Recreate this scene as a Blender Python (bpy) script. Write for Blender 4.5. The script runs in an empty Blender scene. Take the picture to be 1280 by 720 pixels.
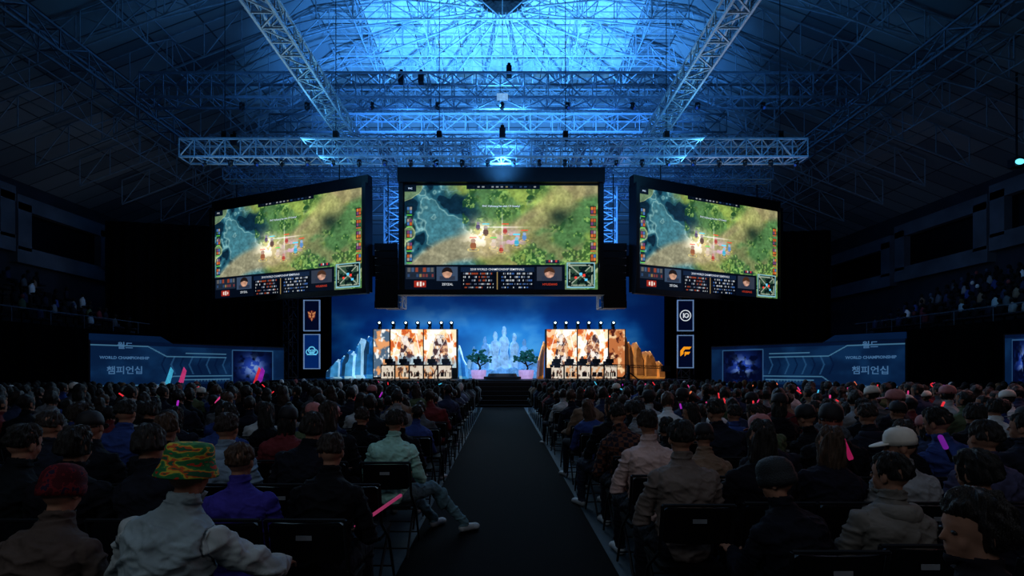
import bpy, math, random, time
import numpy as np
from mathutils import Vector, Matrix, noise as mnoise
T0=time.time()
random.seed(7); rng=np.random.default_rng(5)
sc=bpy.context.scene
sc.view_settings.view_transform='Standard'
COL=bpy.context.collection
PI=math.pi
HC=1.65      # camera height
# ------------------------------------------------------------------ utils
def lin(c):
    return tuple((x/255.0)**2.2 for x in c[:3])
def nmat(name,rgb,rough=.7,metal=0,emit=None,es=0,vary=.25,scale=8,bump=0,objcol=False,spec=.3,stretch=None,bscale=4,rnd=None):
    m=bpy.data.materials.new(name); m.use_nodes=True
    nt=m.node_tree; b=nt.nodes["Principled BSDF"]
    b.inputs["Roughness"].default_value=rough; b.inputs["Metallic"].default_value=metal
    b.inputs["Specular IOR Level"].default_value=spec
    tc=nt.nodes.new("ShaderNodeTexCoord"); nz=nt.nodes.new("ShaderNodeTexNoise"); nz.inputs["Scale"].default_value=scale
    nz.inputs["Detail"].default_value=3
    vec=tc.outputs["Object"]
    if stretch:
        mpn=nt.nodes.new("ShaderNodeMapping"); mpn.inputs["Scale"].default_value=stretch; nt.links.new(vec,mpn.inputs[0]); vec=mpn.outputs[0]
    nt.links.new(vec,nz.inputs["Vector"])
    mp=nt.nodes.new("ShaderNodeMapRange"); mp.inputs["To Min"].default_value=1-vary; mp.inputs["To Max"].default_value=1+vary
    mp.inputs["From Min"].default_value=.25; mp.inputs["From Max"].default_value=.75
    nt.links.new(nz.outputs["Fac"],mp.inputs["Value"])
    mx=nt.nodes.new("ShaderNodeVectorMath"); mx.operation='SCALE'
    if objcol:
        oi=nt.nodes.new("ShaderNodeObjectInfo"); nt.links.new(oi.outputs["Color"],mx.inputs[0])
    elif rnd:
        oi=nt.nodes.new("ShaderNodeObjectInfo"); cr=nt.nodes.new("ShaderNodeValToRGB"); cr.color_ramp.interpolation='CONSTANT'
        el=cr.color_ramp.elements
        while len(el)<len(rnd): el.new(.5)
        for i,(p,c) in enumerate(rnd): el[i].position=p; el[i].color=(*lin(c),1)
        nt.links.new(oi.outputs["Random"],cr.inputs[0]); nt.links.new(cr.outputs[0],mx.inputs[0])
    else:
        c=lin(rgb); mx.inputs[0].default_value=c
    nt.links.new(mp.outputs["Result"],mx.inputs["Scale"])
    nt.links.new(mx.outputs["Vector"],b.inputs["Base Color"])
    if bump:
        bp=nt.nodes.new("ShaderNodeBump"); bp.inputs["Strength"].default_value=bump; bp.inputs["Distance"].default_value=.02
        n2=nt.nodes.new("ShaderNodeTexNoise"); n2.inputs["Scale"].default_value=scale*bscale; n2.inputs["Distortion"].default_value=.6
        nt.links.new(vec,n2.inputs["Vector"]); nt.links.new(n2.outputs["Fac"],bp.inputs["Height"])
        nt.links.new(bp.outputs["Normal"],b.inputs["Normal"])
    if emit is not None:
        mx2=nt.nodes.new("ShaderNodeVectorMath"); mx2.operation='SCALE'; mx2.inputs[0].default_value=lin(emit); nt.links.new(mp.outputs["Result"],mx2.inputs["Scale"])
        nt.links.new(mx2.outputs["Vector"],b.inputs["Emission Color"]); b.inputs["Emission Strength"].default_value=es
        m.cycles.emission_sampling='NONE'
    return m
def attrmat(name,strength=1.0,emit=True,rough=.8):
    m=bpy.data.materials.new(name); m.use_nodes=True; nt=m.node_tree; b=nt.nodes["Principled BSDF"]
    a=nt.nodes.new("ShaderNodeAttribute"); a.attribute_name="Col"
    if emit:
        b.inputs["Base Color"].default_value=(.004,.004,.004,1); b.inputs["Roughness"].default_value=.7; b.inputs["Specular IOR Level"].default_value=.05
        nt.links.new(a.outputs["Color"],b.inputs["Emission Color"]); b.inputs["Emission Strength"].default_value=strength
        m.cycles.emission_sampling='NONE'
    else:
        b.inputs["Roughness"].default_value=rough; b.inputs["Specular IOR Level"].default_value=.15
        nt.links.new(a.outputs["Color"],b.inputs["Base Color"])
    return m

class MB:
    def __init__(s): s.v=[]; s.f=[]; s.m=[]; s.cur=0
    def add(s,vs,fs):
        o=len(s.v); s.v.extend([tuple(v) for v in vs]); s.f.extend([tuple(i+o for i in f) for f in fs]); s.m.extend([s.cur]*len(fs))
    def box(s,c,size,M=None):
        x,y,z=[a/2 for a in size]; c=Vector(c)
        P=[Vector((a*x,b*y,d*z)) for d in(-1,1) for b in(-1,1) for a in(-1,1)]
        if M is not None: P=[M@p for p in P]
        s.add([p+c for p in P],[(0,2,3,1),(4,5,7,6),(0,1,5,4),(2,6,7,3),(0,4,6,2),(1,3,7,5)])
    def frame(s,p0,p1):
        d=(Vector(p1)-Vector(p0)); L=d.length; d=d/L if L>1e-9 else Vector((0,0,1))
        a=Vector((0,0,1)) if abs(d.z)<.95 else Vector((1,0,0))
        u=d.cross(a).normalized(); w=u.cross(d).normalized(); return d,u,w
    def tube(s,p0,p1,r0,r1=None,n=4,caps=True):
        r1=r0 if r1 is None else r1
        d,u,w=s.frame(p0,p1); p0=Vector(p0);p1=Vector(p1); vs=[]
        for p,r in((p0,r0),(p1,r1)):
            for i in range(n):
                a=2*PI*(i+.5)/n; vs.append(p+u*(r*math.cos(a))+w*(r*math.sin(a)))
        fs=[(i,(i+1)%n,n+(i+1)%n,n+i) for i in range(n)]
        if caps: fs+= [tuple(range(n))[::-1],tuple(range(n,2*n))]
        s.add(vs,fs)
    def path(s,pts,r,n=6):
        for a,b in zip(pts[:-1],pts[1:]): s.tube(a,b,r,n=n)
    def ell(s,c,r,M=None,nu=16,nv=10):
        c=Vector(c); vs=[]; fs=[]
        for j in range(nv+1):
            t=PI*j/nv
            if j in(0,nv): pts=[Vector((0,0,r[2]*math.cos(t)))]
            else: pts=[Vector((r[0]*math.sin(t)*math.cos(2*PI*i/nu),r[1]*math.sin(t)*math.sin(2*PI*i/nu),r[2]*math.cos(t))) for i in range(nu)]
            for p in pts: vs.append((M@p if M is not None else p)+c)
        def ix(j,i): return 0 if j==0 else (1+(nv-1)*nu if j==nv else 1+(j-1)*nu+i%nu)
        for j in range(nv):
            for i in range(nu):
                a,b,c2,d=ix(j,i),ix(j+1,i),ix(j+1,i+1),ix(j,i+1)
                if j==0: fs.append((a,b,c2))
                elif j==nv-1: fs.append((a,b,d))
                else: fs.append((a,b,c2,d))
        s.add(vs,fs)
    def caps(s,p0,r0,p1,r1,n=12):
        s.tube(p0,p1,r0,r1,n=n); s.ell(p0,(r0,)*3,nu=n,nv=8); s.ell(p1,(r1,)*3,nu=n,nv=8)
    def loft(s,rings,close=True):
        n=len(rings[0]); vs=[p for r in rings for p in r]; fs=[]
        for k in range(len(rings)-1):
            for i in range(n): fs.append((k*n+i,k*n+(i+1)%n,(k+1)*n+(i+1)%n,(k+1)*n+i))
        if close: fs+=[tuple(range(n))[::-1],tuple((len(rings)-1)*n+i for i in range(n))]
        s.add(vs,fs)
    def lathe(s,prof,c=(0,0,0),n=24):
        c=Vector(c); s.loft([[c+Vector((r*math.cos(2*PI*i/n),r*math.sin(2*PI*i/n),z)) for i in range(n)] for r,z in prof],close=False)
    def prism(s,poly,dirv):
        dv=Vector(dirv); n=len(poly); P=[Vector(p) for p in poly]
        s.add(P+[p+dv for p in P],[tuple(range(n)),tuple(range(n,2*n))[::-1]]+[(i,n+i,n+(i+1)%n,(i+1)%n) for i in range(n)])
    def mesh(s,name,mats,off=(0,0,0),smooth=False):
        me=bpy.data.meshes.new(name); o=Vector(off)
        me.from_pydata([(v[0]-o.x,v[1]-o.y,v[2]-o.z) for v in s.v],[],s.f)
        for m in mats: me.materials.append(m)
        if len(mats)>1: me.polygons.foreach_set("material_index",s.m)
        if smooth: me.polygons.foreach_set("use_smooth",[True]*len(me.polygons))
        me.update(); return me
def top(name,label,cat,mesh=None,loc=(0,0,0),group=None,kind=None,rot=0,scale=1):
    o=bpy.data.objects.new(name,mesh); o.location=loc; o.rotation_euler=(0,0,rot); o.scale=(scale,)*3
    if mesh is None: o.empty_display_size=.2
    COL.objects.link(o); o["label"]=label; o["category"]=cat
    if group:o["group"]=group
    if kind:o["kind"]=kind
    return o
def child(name,par,mesh,M=None,label=None):
    o=bpy.data.objects.new(name,mesh); COL.objects.link(o); o.parent=par
    if M is not None: o.matrix_local=M
    if label:o["label"]=label
    return o
def struct(name,mesh,label="",loc=(0,0,0)):
    o=bpy.data.objects.new(name,mesh); o.location=loc; COL.objects.link(o); o["kind"]="structure"
    if label:o["label"]=label
    return o
def vnoise(x,y,seed=0):
    xi=np.floor(x).astype(np.int64); yi=np.floor(y).astype(np.int64); xf=x-xi; yf=y-yi
    def h(a,b):
        n=(a*374761393+b*668265263+seed*1442695041)&0x7fffffff; n=((n^(n>>13))*1274126177)&0x7fffffff; n=n^(n>>16)
        return (n&0xffff)/65535.0
    u=xf*xf*(3-2*xf); v=yf*yf*(3-2*yf)
    return (h(xi,yi)*(1-u)+h(xi+1,yi)*u)*(1-v)+(h(xi,yi+1)*(1-u)+h(xi+1,yi+1)*u)*v
def fbm(x,y,seed=0,o=4):
    s=0;a=.5;t=0
    for k in range(o): s=s+a*vnoise(x*2**k+k*17.3,y*2**k+k*9.1,seed+k); t+=a; a*=.5
    return s/t
def sst(a,b,x): t=np.clip((x-a)/(b-a),0,1); return t*t*(3-2*t)
def mixc(c,d,m): return c*(1-m[...,None])+np.array(d,float)*m[...,None]
def paint(name,O,U,V,nx,ny,fn,mat,off=(0,0,0)):
    O=np.array(O,float);U=np.array(U,float);V=np.array(V,float)
    u,v=np.meshgrid(np.linspace(0,1,nx),np.linspace(0,1,ny))
    P=O+u[...,None]*U+v[...,None]*V-np.array(off)
    col=np.clip(fn(u,v),0,255)/255.0
    col=col**2.2
    me=bpy.data.meshes.new(name)
    idx=np.arange(nx*ny).reshape(ny,nx)
    F=np.stack([idx[:-1,:-1],idx[:-1,1:],idx[1:,1:],idx[1:,:-1]],-1).reshape(-1,4)
    me.from_pydata(P.reshape(-1,3).tolist(),[],F.tolist())
    ca=me.color_attributes.new("Col",'FLOAT_COLOR','POINT')
    ca.data.foreach_set("color",np.concatenate([col.reshape(-1,3),np.ones((nx*ny,1))],1).astype(np.float32).ravel())
    me.materials.append(mat); me.update(); return me
def text_mesh(body,size,mat,align='CENTER',bold=0):
    c=bpy.data.curves.new("lettering",'FONT'); c.body=body; c.size=size; c.align_x=align; c.align_y='CENTER'; c.resolution_u=2; c.offset=bold
    o=bpy.data.objects.new("lettering",c); COL.objects.link(o)
    dg=bpy.context.evaluated_depsgraph_get(); me=bpy.data.meshes.new_from_object(o.evaluated_get(dg))
    bpy.data.objects.remove(o); me.materials.clear(); me.materials.append(mat); return me
def basis(U,V,loc):
    U=Vector(U).normalized(); V=Vector(V).normalized(); N=U.cross(V)
    M=Matrix((U,V,N)).transposed().to_4x4(); M.translation=Vector(loc); return M

# ------------------------------------------------------------------ materials
M_carpet=nmat("aisle_carpet",(5,6,10),.95,vary=.5,scale=30,bump=.3,spec=.06)
M_floor=nmat("concrete_floor",(48,64,74),.6,vary=.3,scale=3,bump=.1)
M_black=nmat("black_drape",(8,9,13),.95,vary=.4,scale=2,spec=.05)
M_blackmetal=nmat("black_metal",(20,22,26),.5,metal=.2,scale=10)
M_plastic=nmat("black_plastic",(14,15,18),.5,scale=10,bump=.05,spec=.2)
M_alu=nmat("aluminium_truss",(150,160,170),.4,metal=.5,scale=5)
M_alud=nmat("dark_rigging_truss",(96,108,126),.5,metal=.3,scale=5)
M_steel=nmat("painted_roof_steel",(135,145,155),.55,metal=.1,scale=4)
M_steeld=nmat("dark_catwalk_steel",(90,98,108),.5,metal=.3,scale=4)
M_wall=nmat("painted_wall",(44,48,56),.8,scale=.7,vary=.3)
M_wallp=nmat("pale_wall_panel",(88,92,100),.8,scale=.6,vary=.35)
M_glassd=nmat("dark_glass",(10,13,18),.2,scale=1)
M_skin=nmat("skin",(140,101,84),.8,scale=20,vary=.12,spec=.1)
M_hair=nmat("natural_hair",(14,11,11),.5,scale=14,vary=.6,bump=.6,spec=.35,stretch=(6,6,1),rnd=[(0,(14,12,12)),(.5,(22,17,15)),(.78,(36,26,21)),(.94,(62,44,32))])
M_cloth=nmat("cloth",(0,0,0),.9,scale=6,vary=.3,bump=.7,objcol=True,spec=.1,bscale=2)
M_jeans=nmat("dark_trousers",(30,34,46),.85,scale=10,bump=.3,spec=.1,bscale=2)
M_shoe=nmat("shoes",(150,155,160),.6,scale=20)
M_white=nmat("white_sticker",(110,114,120),.6,scale=20,vary=.1)
M_col=attrmat("crowd_colours",emit=False)
M_e1=attrmat("display_glow",1.0); M_e15=attrmat("display_glow_bright",1.12)
M_tw=nmat("white_lettering",(200,200,200),emit=(215,220,225),es=.8,vary=.03)
M_tb=nmat("pale_blue_lettering",(10,20,30),emit=(78,122,170),es=.6,vary=.05)
M_tr=nmat("red_lettering",(90,20,10),emit=(205,64,38),es=.8,vary=.03)
M_cyanedge=nmat("cyan_edge_highlight",(60,150,190),emit=(190,235,250),es=1.2)  # glow colour for painted highlights on rock edges, not a lamp
M_lens=nmat("lit_lens",(200,230,255),emit=(215,240,255),es=3)
M_lensb=nmat("dim_blue_lens",(20,40,90),emit=(40,90,200),es=.25)

# ------------------------------------------------------------------ camera
cam=bpy.data.cameras.new("camera"); cam.lens=18; cam.sensor_width=36; cam.shift_x=12/1280; cam.shift_y=102/1280; cam.clip_end=300
co=bpy.data.objects.new("camera",cam); co.location=(0,0,HC); co.rotation_euler=(PI/2,0,0); COL.objects.link(co); sc.camera=co
w=bpy.data.worlds.new("world"); w.use_nodes=True; sc.world=w
w.node_tree.nodes["Background"].inputs[0].default_value=(.01,.02,.05,1); w.node_tree.nodes["Background"].inputs[1].default_value=.3

# ------------------------------------------------------------------ shell
mb=MB(); mb.box((0,18,-.1),(64,70,.2)); struct("floor",mb.mesh("floor",[M_floor]),"dark polished concrete arena floor")
mb=MB(); mb.box((.04,10.5,.006),(1.78,25.5,.012)); 
o=top("aisle_carpet","near-black carpet runner along the centre aisle","carpet",mb.mesh("aisle_carpet",[M_carpet]))
def wallbox(n,c,s,m=M_wall): b=MB(); b.box(c,s); struct(n,b.mesh(n,[m]),"dim painted arena wall")
wallbox("wall_left",(-30.2,18,6.6),(.4,62,13.4)); wallbox("wall_right",(30.2,18,6.6),(.4,62,13.4))
wallbox("wall_back",(0,48.2,6.6),(60,.4,13.4)); wallbox("wall_front",(0,-12.2,6.6),(60,.4,13.4))
M_roof=bpy.data.materials.new("roof_panels"); M_roof.use_nodes=True; nt=M_roof.node_tree; bs=nt.nodes["Principled BSDF"]; bs.inputs["Roughness"].default_value=.7
tc=nt.nodes.new("ShaderNodeTexCoord"); br=nt.nodes.new("ShaderNodeTexBrick"); br.offset=0
br.inputs["Color1"].default_value=(*lin((140,140,140)),1); br.inputs["Color2"].default_value=(*lin((92,96,102)),1); br.inputs["Mortar"].default_value=(*lin((60,62,66)),1)
br.inputs["Scale"].default_value=1; br.inputs["Brick Width"].default_value=2.5; br.inputs["Row Height"].default_value=1.2; br.inputs["Mortar Size"].default_value=.04
nt.links.new(tc.outputs["Object"],br.inputs["Vector"]); nt.links.new(br.outputs["Color"],bs.inputs["Base Color"])
mb=MB()
V=[(-30,-12.4,13.3),(-10,-12.4,21),(10,-12.4,21),(30,-12.4,13.3),(-30,48,13.3),(-10,34,21),(10,34,21),(30,48,13.3)]
mb.add(V,[(0,1,5,4),(1,2,6,5),(2,3,7,6),(5,6,7,4)])
mb.add([(-30,-12.4,13.3),(-10,-12.4,21),(10,-12.4,21),(30,-12.4,13.3)],[(0,1,2,3)])
struct("ceiling",mb.mesh("ceiling",[M_roof]),"hipped arena roof of grey metal panels")
def roofz(x,y): return min(21,13.3+(30-abs(x))*.385,13.3+(48-y)*.55)
M_sky=bpy.data.materials.new("glow_painted_skylight"); M_sky.use_nodes=True; nt=M_sky.node_tree; bs=nt.nodes["Principled BSDF"]
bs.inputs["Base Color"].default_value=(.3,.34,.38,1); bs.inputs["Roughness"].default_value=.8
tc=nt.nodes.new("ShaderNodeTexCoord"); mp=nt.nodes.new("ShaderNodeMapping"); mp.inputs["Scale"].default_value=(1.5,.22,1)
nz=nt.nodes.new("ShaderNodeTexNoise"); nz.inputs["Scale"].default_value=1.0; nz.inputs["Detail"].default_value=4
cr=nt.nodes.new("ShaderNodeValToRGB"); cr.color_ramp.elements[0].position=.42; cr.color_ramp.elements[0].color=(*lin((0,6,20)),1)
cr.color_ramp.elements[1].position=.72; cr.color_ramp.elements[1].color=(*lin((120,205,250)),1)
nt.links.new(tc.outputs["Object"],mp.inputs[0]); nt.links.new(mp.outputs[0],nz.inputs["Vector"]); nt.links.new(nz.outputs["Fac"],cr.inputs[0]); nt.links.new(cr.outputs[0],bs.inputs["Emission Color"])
bs.inputs["Emission Strength"].default_value=.35; M_sky.cycles.emission_sampling='NONE'  # streaky emission stands in for blue lamplight on the panels
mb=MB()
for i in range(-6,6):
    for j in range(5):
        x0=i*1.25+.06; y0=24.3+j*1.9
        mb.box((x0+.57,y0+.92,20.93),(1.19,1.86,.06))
struct("window_1",mb.mesh("window_1",[M_sky]),"translucent skylight panels with painted blue glow in the roof crown")

# ------------------------------------------------------------------ trusses
def boxtruss(mb,p0,p1,w,h,bay,rc=.05,rb=.025,n=4):
    p0=Vector(p0);p1=Vector(p1); d=(p1-p0); L=d.length; d/=L; s=d.cross(Vector((0,0,1))).normalized(); u=s.cross(d).normalized()
    C=[s*(a*w/2)+u*(b*h/2) for a,b in((-1,-1),(1,-1),(1,1),(-1,1))]
    for c in C: mb.tube(p0+c,p1+c,rc,n=n)
    k=max(1,round(L/bay)); st=L/k
    for i in range(k+1):
        p=p0+d*(st*i)
        for a in range(4): mb.tube(p+C[a],p+C[(a+1)%4],rb,n=n)
        if i<k:
            q=p+d*st
            for a in range(4):
                A,B=(C[a],C[(a+1)%4]) if i%2==0 else (C[(a+1)%4],C[a])
                mb.tube(p+A,q+B,rb,n=n)
def truss(name,label,p0,p1,w,h,bay,rc=.05,rb=.025,mat=M_alu,group=None):
    mb=MB(); boxtruss(mb,p0,p1,w,h,bay,rc,rb); c=(Vector(p0)+Vector(p1))/2
    return top(name,label,"truss",mb.mesh(name,[mat],off=c),loc=c,group=group)
def planar(name,label,pts_t,pts_b,r,mat,group):
    mb=MB()
    for i in range(len(pts_t)):
        mb.tube(pts_t[i],pts_b[i],r*.7,n=4)
        if i<len(pts_t)-1:
            mb.tube(pts_t[i],pts_t[i+1],r,n=4); mb.tube(pts_b[i],pts_b[i+1],r,n=4)
            if i%2: mb.tube(pts_t[i],pts_b[i+1],r*.7,n=4)
            else: mb.tube(pts_b[i],pts_t[i+1],r*.7,n=4)
    return top(name,label,"truss",mb.mesh(name,[mat]),group=group)
for y in (22.5,25.5,28.5,31.5,35,39,42.5):
    mx=26
    xs=[-mx+2*mx*i/28 for i in range(29)]
    planar("roof_truss","painted steel lattice truss spanning the arena roof",[(x,y,roofz(x,y)-.25) for x in xs],[(x,y,roofz(x,y)-1.9) for x in xs],.042,M_steel,"transverse roof trusses")
for y in (24,27,30,33.2):
    xs=[-10+20*i/16 for i in range(17)]
    planar("crown_lattice_truss","fine steel lattice under the roof crown",[(x,y,roofz(x,y)-.5) for x in xs],[(x+.4,y+.5,roofz(x,y)-1.3) for x in xs],.03,M_steel,"crown lattice trusses")
for x in (-22,-16.5,-11.5,-7.5,-4,4,7.5,11.5,16.5,22):
    ys=[13+1.8*i for i in range(18)]
    planar("roof_purlin_truss","slim steel lattice running toward the back wall",[(x,y,roofz(x,y)-.3) for y in ys],[(x,y,roofz(x,y)-1.7) for y in ys],.036,M_steel,"lengthwise roof trusses")
HUB=(0,25.5)
for k in range(20):
    a=2*PI*k/20+PI/20; dx,dy=math.cos(a),math.sin(a)
    L=min((22/abs(dx)) if abs(dx)>1e-3 else 99, ((43-HUB[1])/dy) if dy>0 else 12/abs(dy) if dy<0 else 99)
    n=max(4,int(L/1.7)); pt=[];pb=[]
    for i in range(n+1):
        r=1.1+(L-1.1)*i/n; x=HUB[0]+dx*r;y=HUB[1]+dy*r; pt.append((x,y,roofz(x,y)-.35)); pb.append((x,y,roofz(x,y)-1.45))
    planar("radial_roof_truss","diagonal steel truss radiating from the roof hub",pt,pb,.045,M_steel,"radial roof trusses")
mb=MB(); N=20; HR=1.15
for i in range(N):
    a=2*PI*i/N;b=2*PI*(i+1)/N
    for r,z in((HR,20.8),(HR,20.2),(HR*.5,20.2)):
        mb.tube((r*math.cos(a),HUB[1]+r*math.sin(a),z),(r*math.cos(b),HUB[1]+r*math.sin(b),z),.08,n=5)
    mb.tube((HR*math.cos(a),HUB[1]+HR*math.sin(a),20.8),(HR*math.cos(b),HUB[1]+HR*math.sin(b),20.2),.04)
    mb.tube((HR*math.cos(a),HUB[1]+HR*math.sin(a),20.2),(HR*.5*math.cos(a),HUB[1]+HR*.5*math.sin(a),20.2),.03)
mb.tube((0,HUB[1],20.2),(0,HUB[1],20.45),HR,HR,n=20)
top("roof_hub_ring","circular dark steel hub ring at the roof crown","roof ring",mb.mesh("roof_hub_ring",[M_blackmetal]))
truss("catwalk_truss","long steel catwalk spanning the hall under the roof",(-16.4,23.6,14.5),(16.2,23.6,14.5),1.0,1.1,1.1,.06,.03,M_alud,"catwalks")
truss("catwalk_truss","steel catwalk deeper in the hall under the roof",(-13,29,15.4),(12.5,29,15.4),.9,1.0,1.2,.055,.03,M_steeld,"catwalks")
truss("catwalk_truss","high steel catwalk close under the skylight",(-10,31.5,18.2),(10,31.5,18.2),.8,.9,1.2,.05,.03,M_steeld,"catwalks")
truss("lengthwise_lighting_truss","bright aluminium box truss running toward the stage",(-6.62,7,11.75),(-6.62,23.2,11.75),.7,.5,.65,.05,.028,M_alu,"lengthwise lighting trusses")
truss("lengthwise_lighting_truss","bright aluminium box truss running toward the stage",(6.5,7,11.75),(6.5,23.2,11.75),.7,.5,.65,.05,.028,M_alu,"lengthwise lighting trusses")
for s in(-1,1):
    truss("side_catwalk","dark steel catwalk along the side of the hall",(s*17.1,6,14.1),(s*17.1,30,14.1),.8,.8,1.3,.06,.03,M_steeld,"side catwalks")
truss("rigging_truss","wide aluminium rigging truss hung above the video screens",(-12.6,20.3,10.3),(11.9,20.3,10.3),.7,.7,.6,.045,.024,M_alu,"rigging trusses")
truss("rigging_truss","second rigging truss layered above the first",(-12.2,21.6,11.2),(11.6,21.6,11.2),.6,.45,.6,.03,.018,M_alud,"rigging trusses")
truss("rigging_truss","low rigging truss just over the screen tops",(-12.4,23.0,10.35),(12.0,23.0,10.35),.6,.5,.6,.035,.02,M_alud,"rigging trusses")
truss("rigging_truss","dark rigging truss behind the hanging video screens",(-13.4,26.2,10.9),(13.4,26.2,10.9),.8,.7,.7,.045,.028,M_alud,"rigging trusses")
for x in(-12.2,-10.4,-8.6,-4.9,-3.2,-1.5,1.5,3.2,4.7,8.4,10,11.5):
    truss("cross_truss","short dark cross truss linking the rig",(x,20.7,10.75),(x*1.04,25.8,10.95),.35,.3,.55,.03,.018,M_alud,"cross trusses")
for x in(-5.0,4.87):
    truss("vertical_truss_tower","blue-lit aluminium truss tower between the screens",(x,23.9,4.5),(x+.001,23.91,10.1),.85,.6,.5,.045,.028,M_alu,"vertical truss towers")
for x in(-11,-6.6,-2.5,2.5,6.5,11):
    mb=MB(); mb.tube((x,20.3,10.5),(x,20.3,roofz(x,20.3)-.3),.018); mb.box((x,20.3,10.9),(.2,.2,.36))
    top("chain_hoist","black motor hoist and chain holding the rig","hoist",mb.mesh("chain_hoist",[M_blackmetal]),group="chain hoists")
for x,z in((0,10.95),(-10.6,10.7),(-4.6,14.9),(-3.7,14.9),(.3,15.2)):
    yq=20.3 if z<12 else 23.3
    b=MB(); b.box((x,yq,z),(.24,.3,.45)); b.tube((x,yq,z+.2),(x,yq,z+.38),.09,.08,n=8)
    top("projector_unit","black projector unit mounted on the truss","projector",b.mesh("projector_unit",[M_blackmetal]),group="truss projectors")
b=MB(); b.box((.0,23.0,13.9),(.5,.05,.3)); top("truss_sign_panel","small white panel fixed below the catwalk","panel",b.mesh("truss_sign_panel",[nmat("lit_white_panel",(120,140,150),emit=(140,180,205),es=.6)]))

def moving_head_meshes():
    b=MB(); b.box((0,0,-.06),(.34,.26,.12)); base=b.mesh("lamp_base",[M_blackmetal])
    b=MB(); b.box((-.19,0,-.3),(.05,.1,.4)); b.box((.19,0,-.3),(.05,.1,.4)); b.box((0,0,-.13),(.42,.12,.05)); yoke=b.mesh("yoke",[M_blackmetal])
    b=MB(); b.tube((0,.14,-.32),(0,-.05,-.44),.12,.15,n=14); b.tube((0,-.05,-.44),(0,-.16,-.51),.15,.15,n=14); head=b.mesh("lamp_head",[M_blackmetal])
    b=MB(); b.tube((0,-.161,-.511),(0,-.175,-.519),.12,.12,n=14); lens=b.mesh("lens",[M_lensb])
    return base,yoke,head,lens
MH=moving_head_meshes()
def moving_head(loc,group,rot=0,s=.62):
    o=top("moving_head_lamp","black moving-head lamp clamped under a truss","stage lamp",None,loc,group,rot=rot,scale=s)
    for n,m in zip(("lamp_base","yoke","lamp_head","lens"),MH): child(n,o,m)
for i in range(24): moving_head((-11.8+i*1.02,20.3,9.96),"rig lamps",rot=random.uniform(-3,3),s=.42)
for i in range(9): moving_head((-12+i*3,23.6,13.95),"catwalk lamps",rot=random.uniform(-3,3),s=.55)

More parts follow.
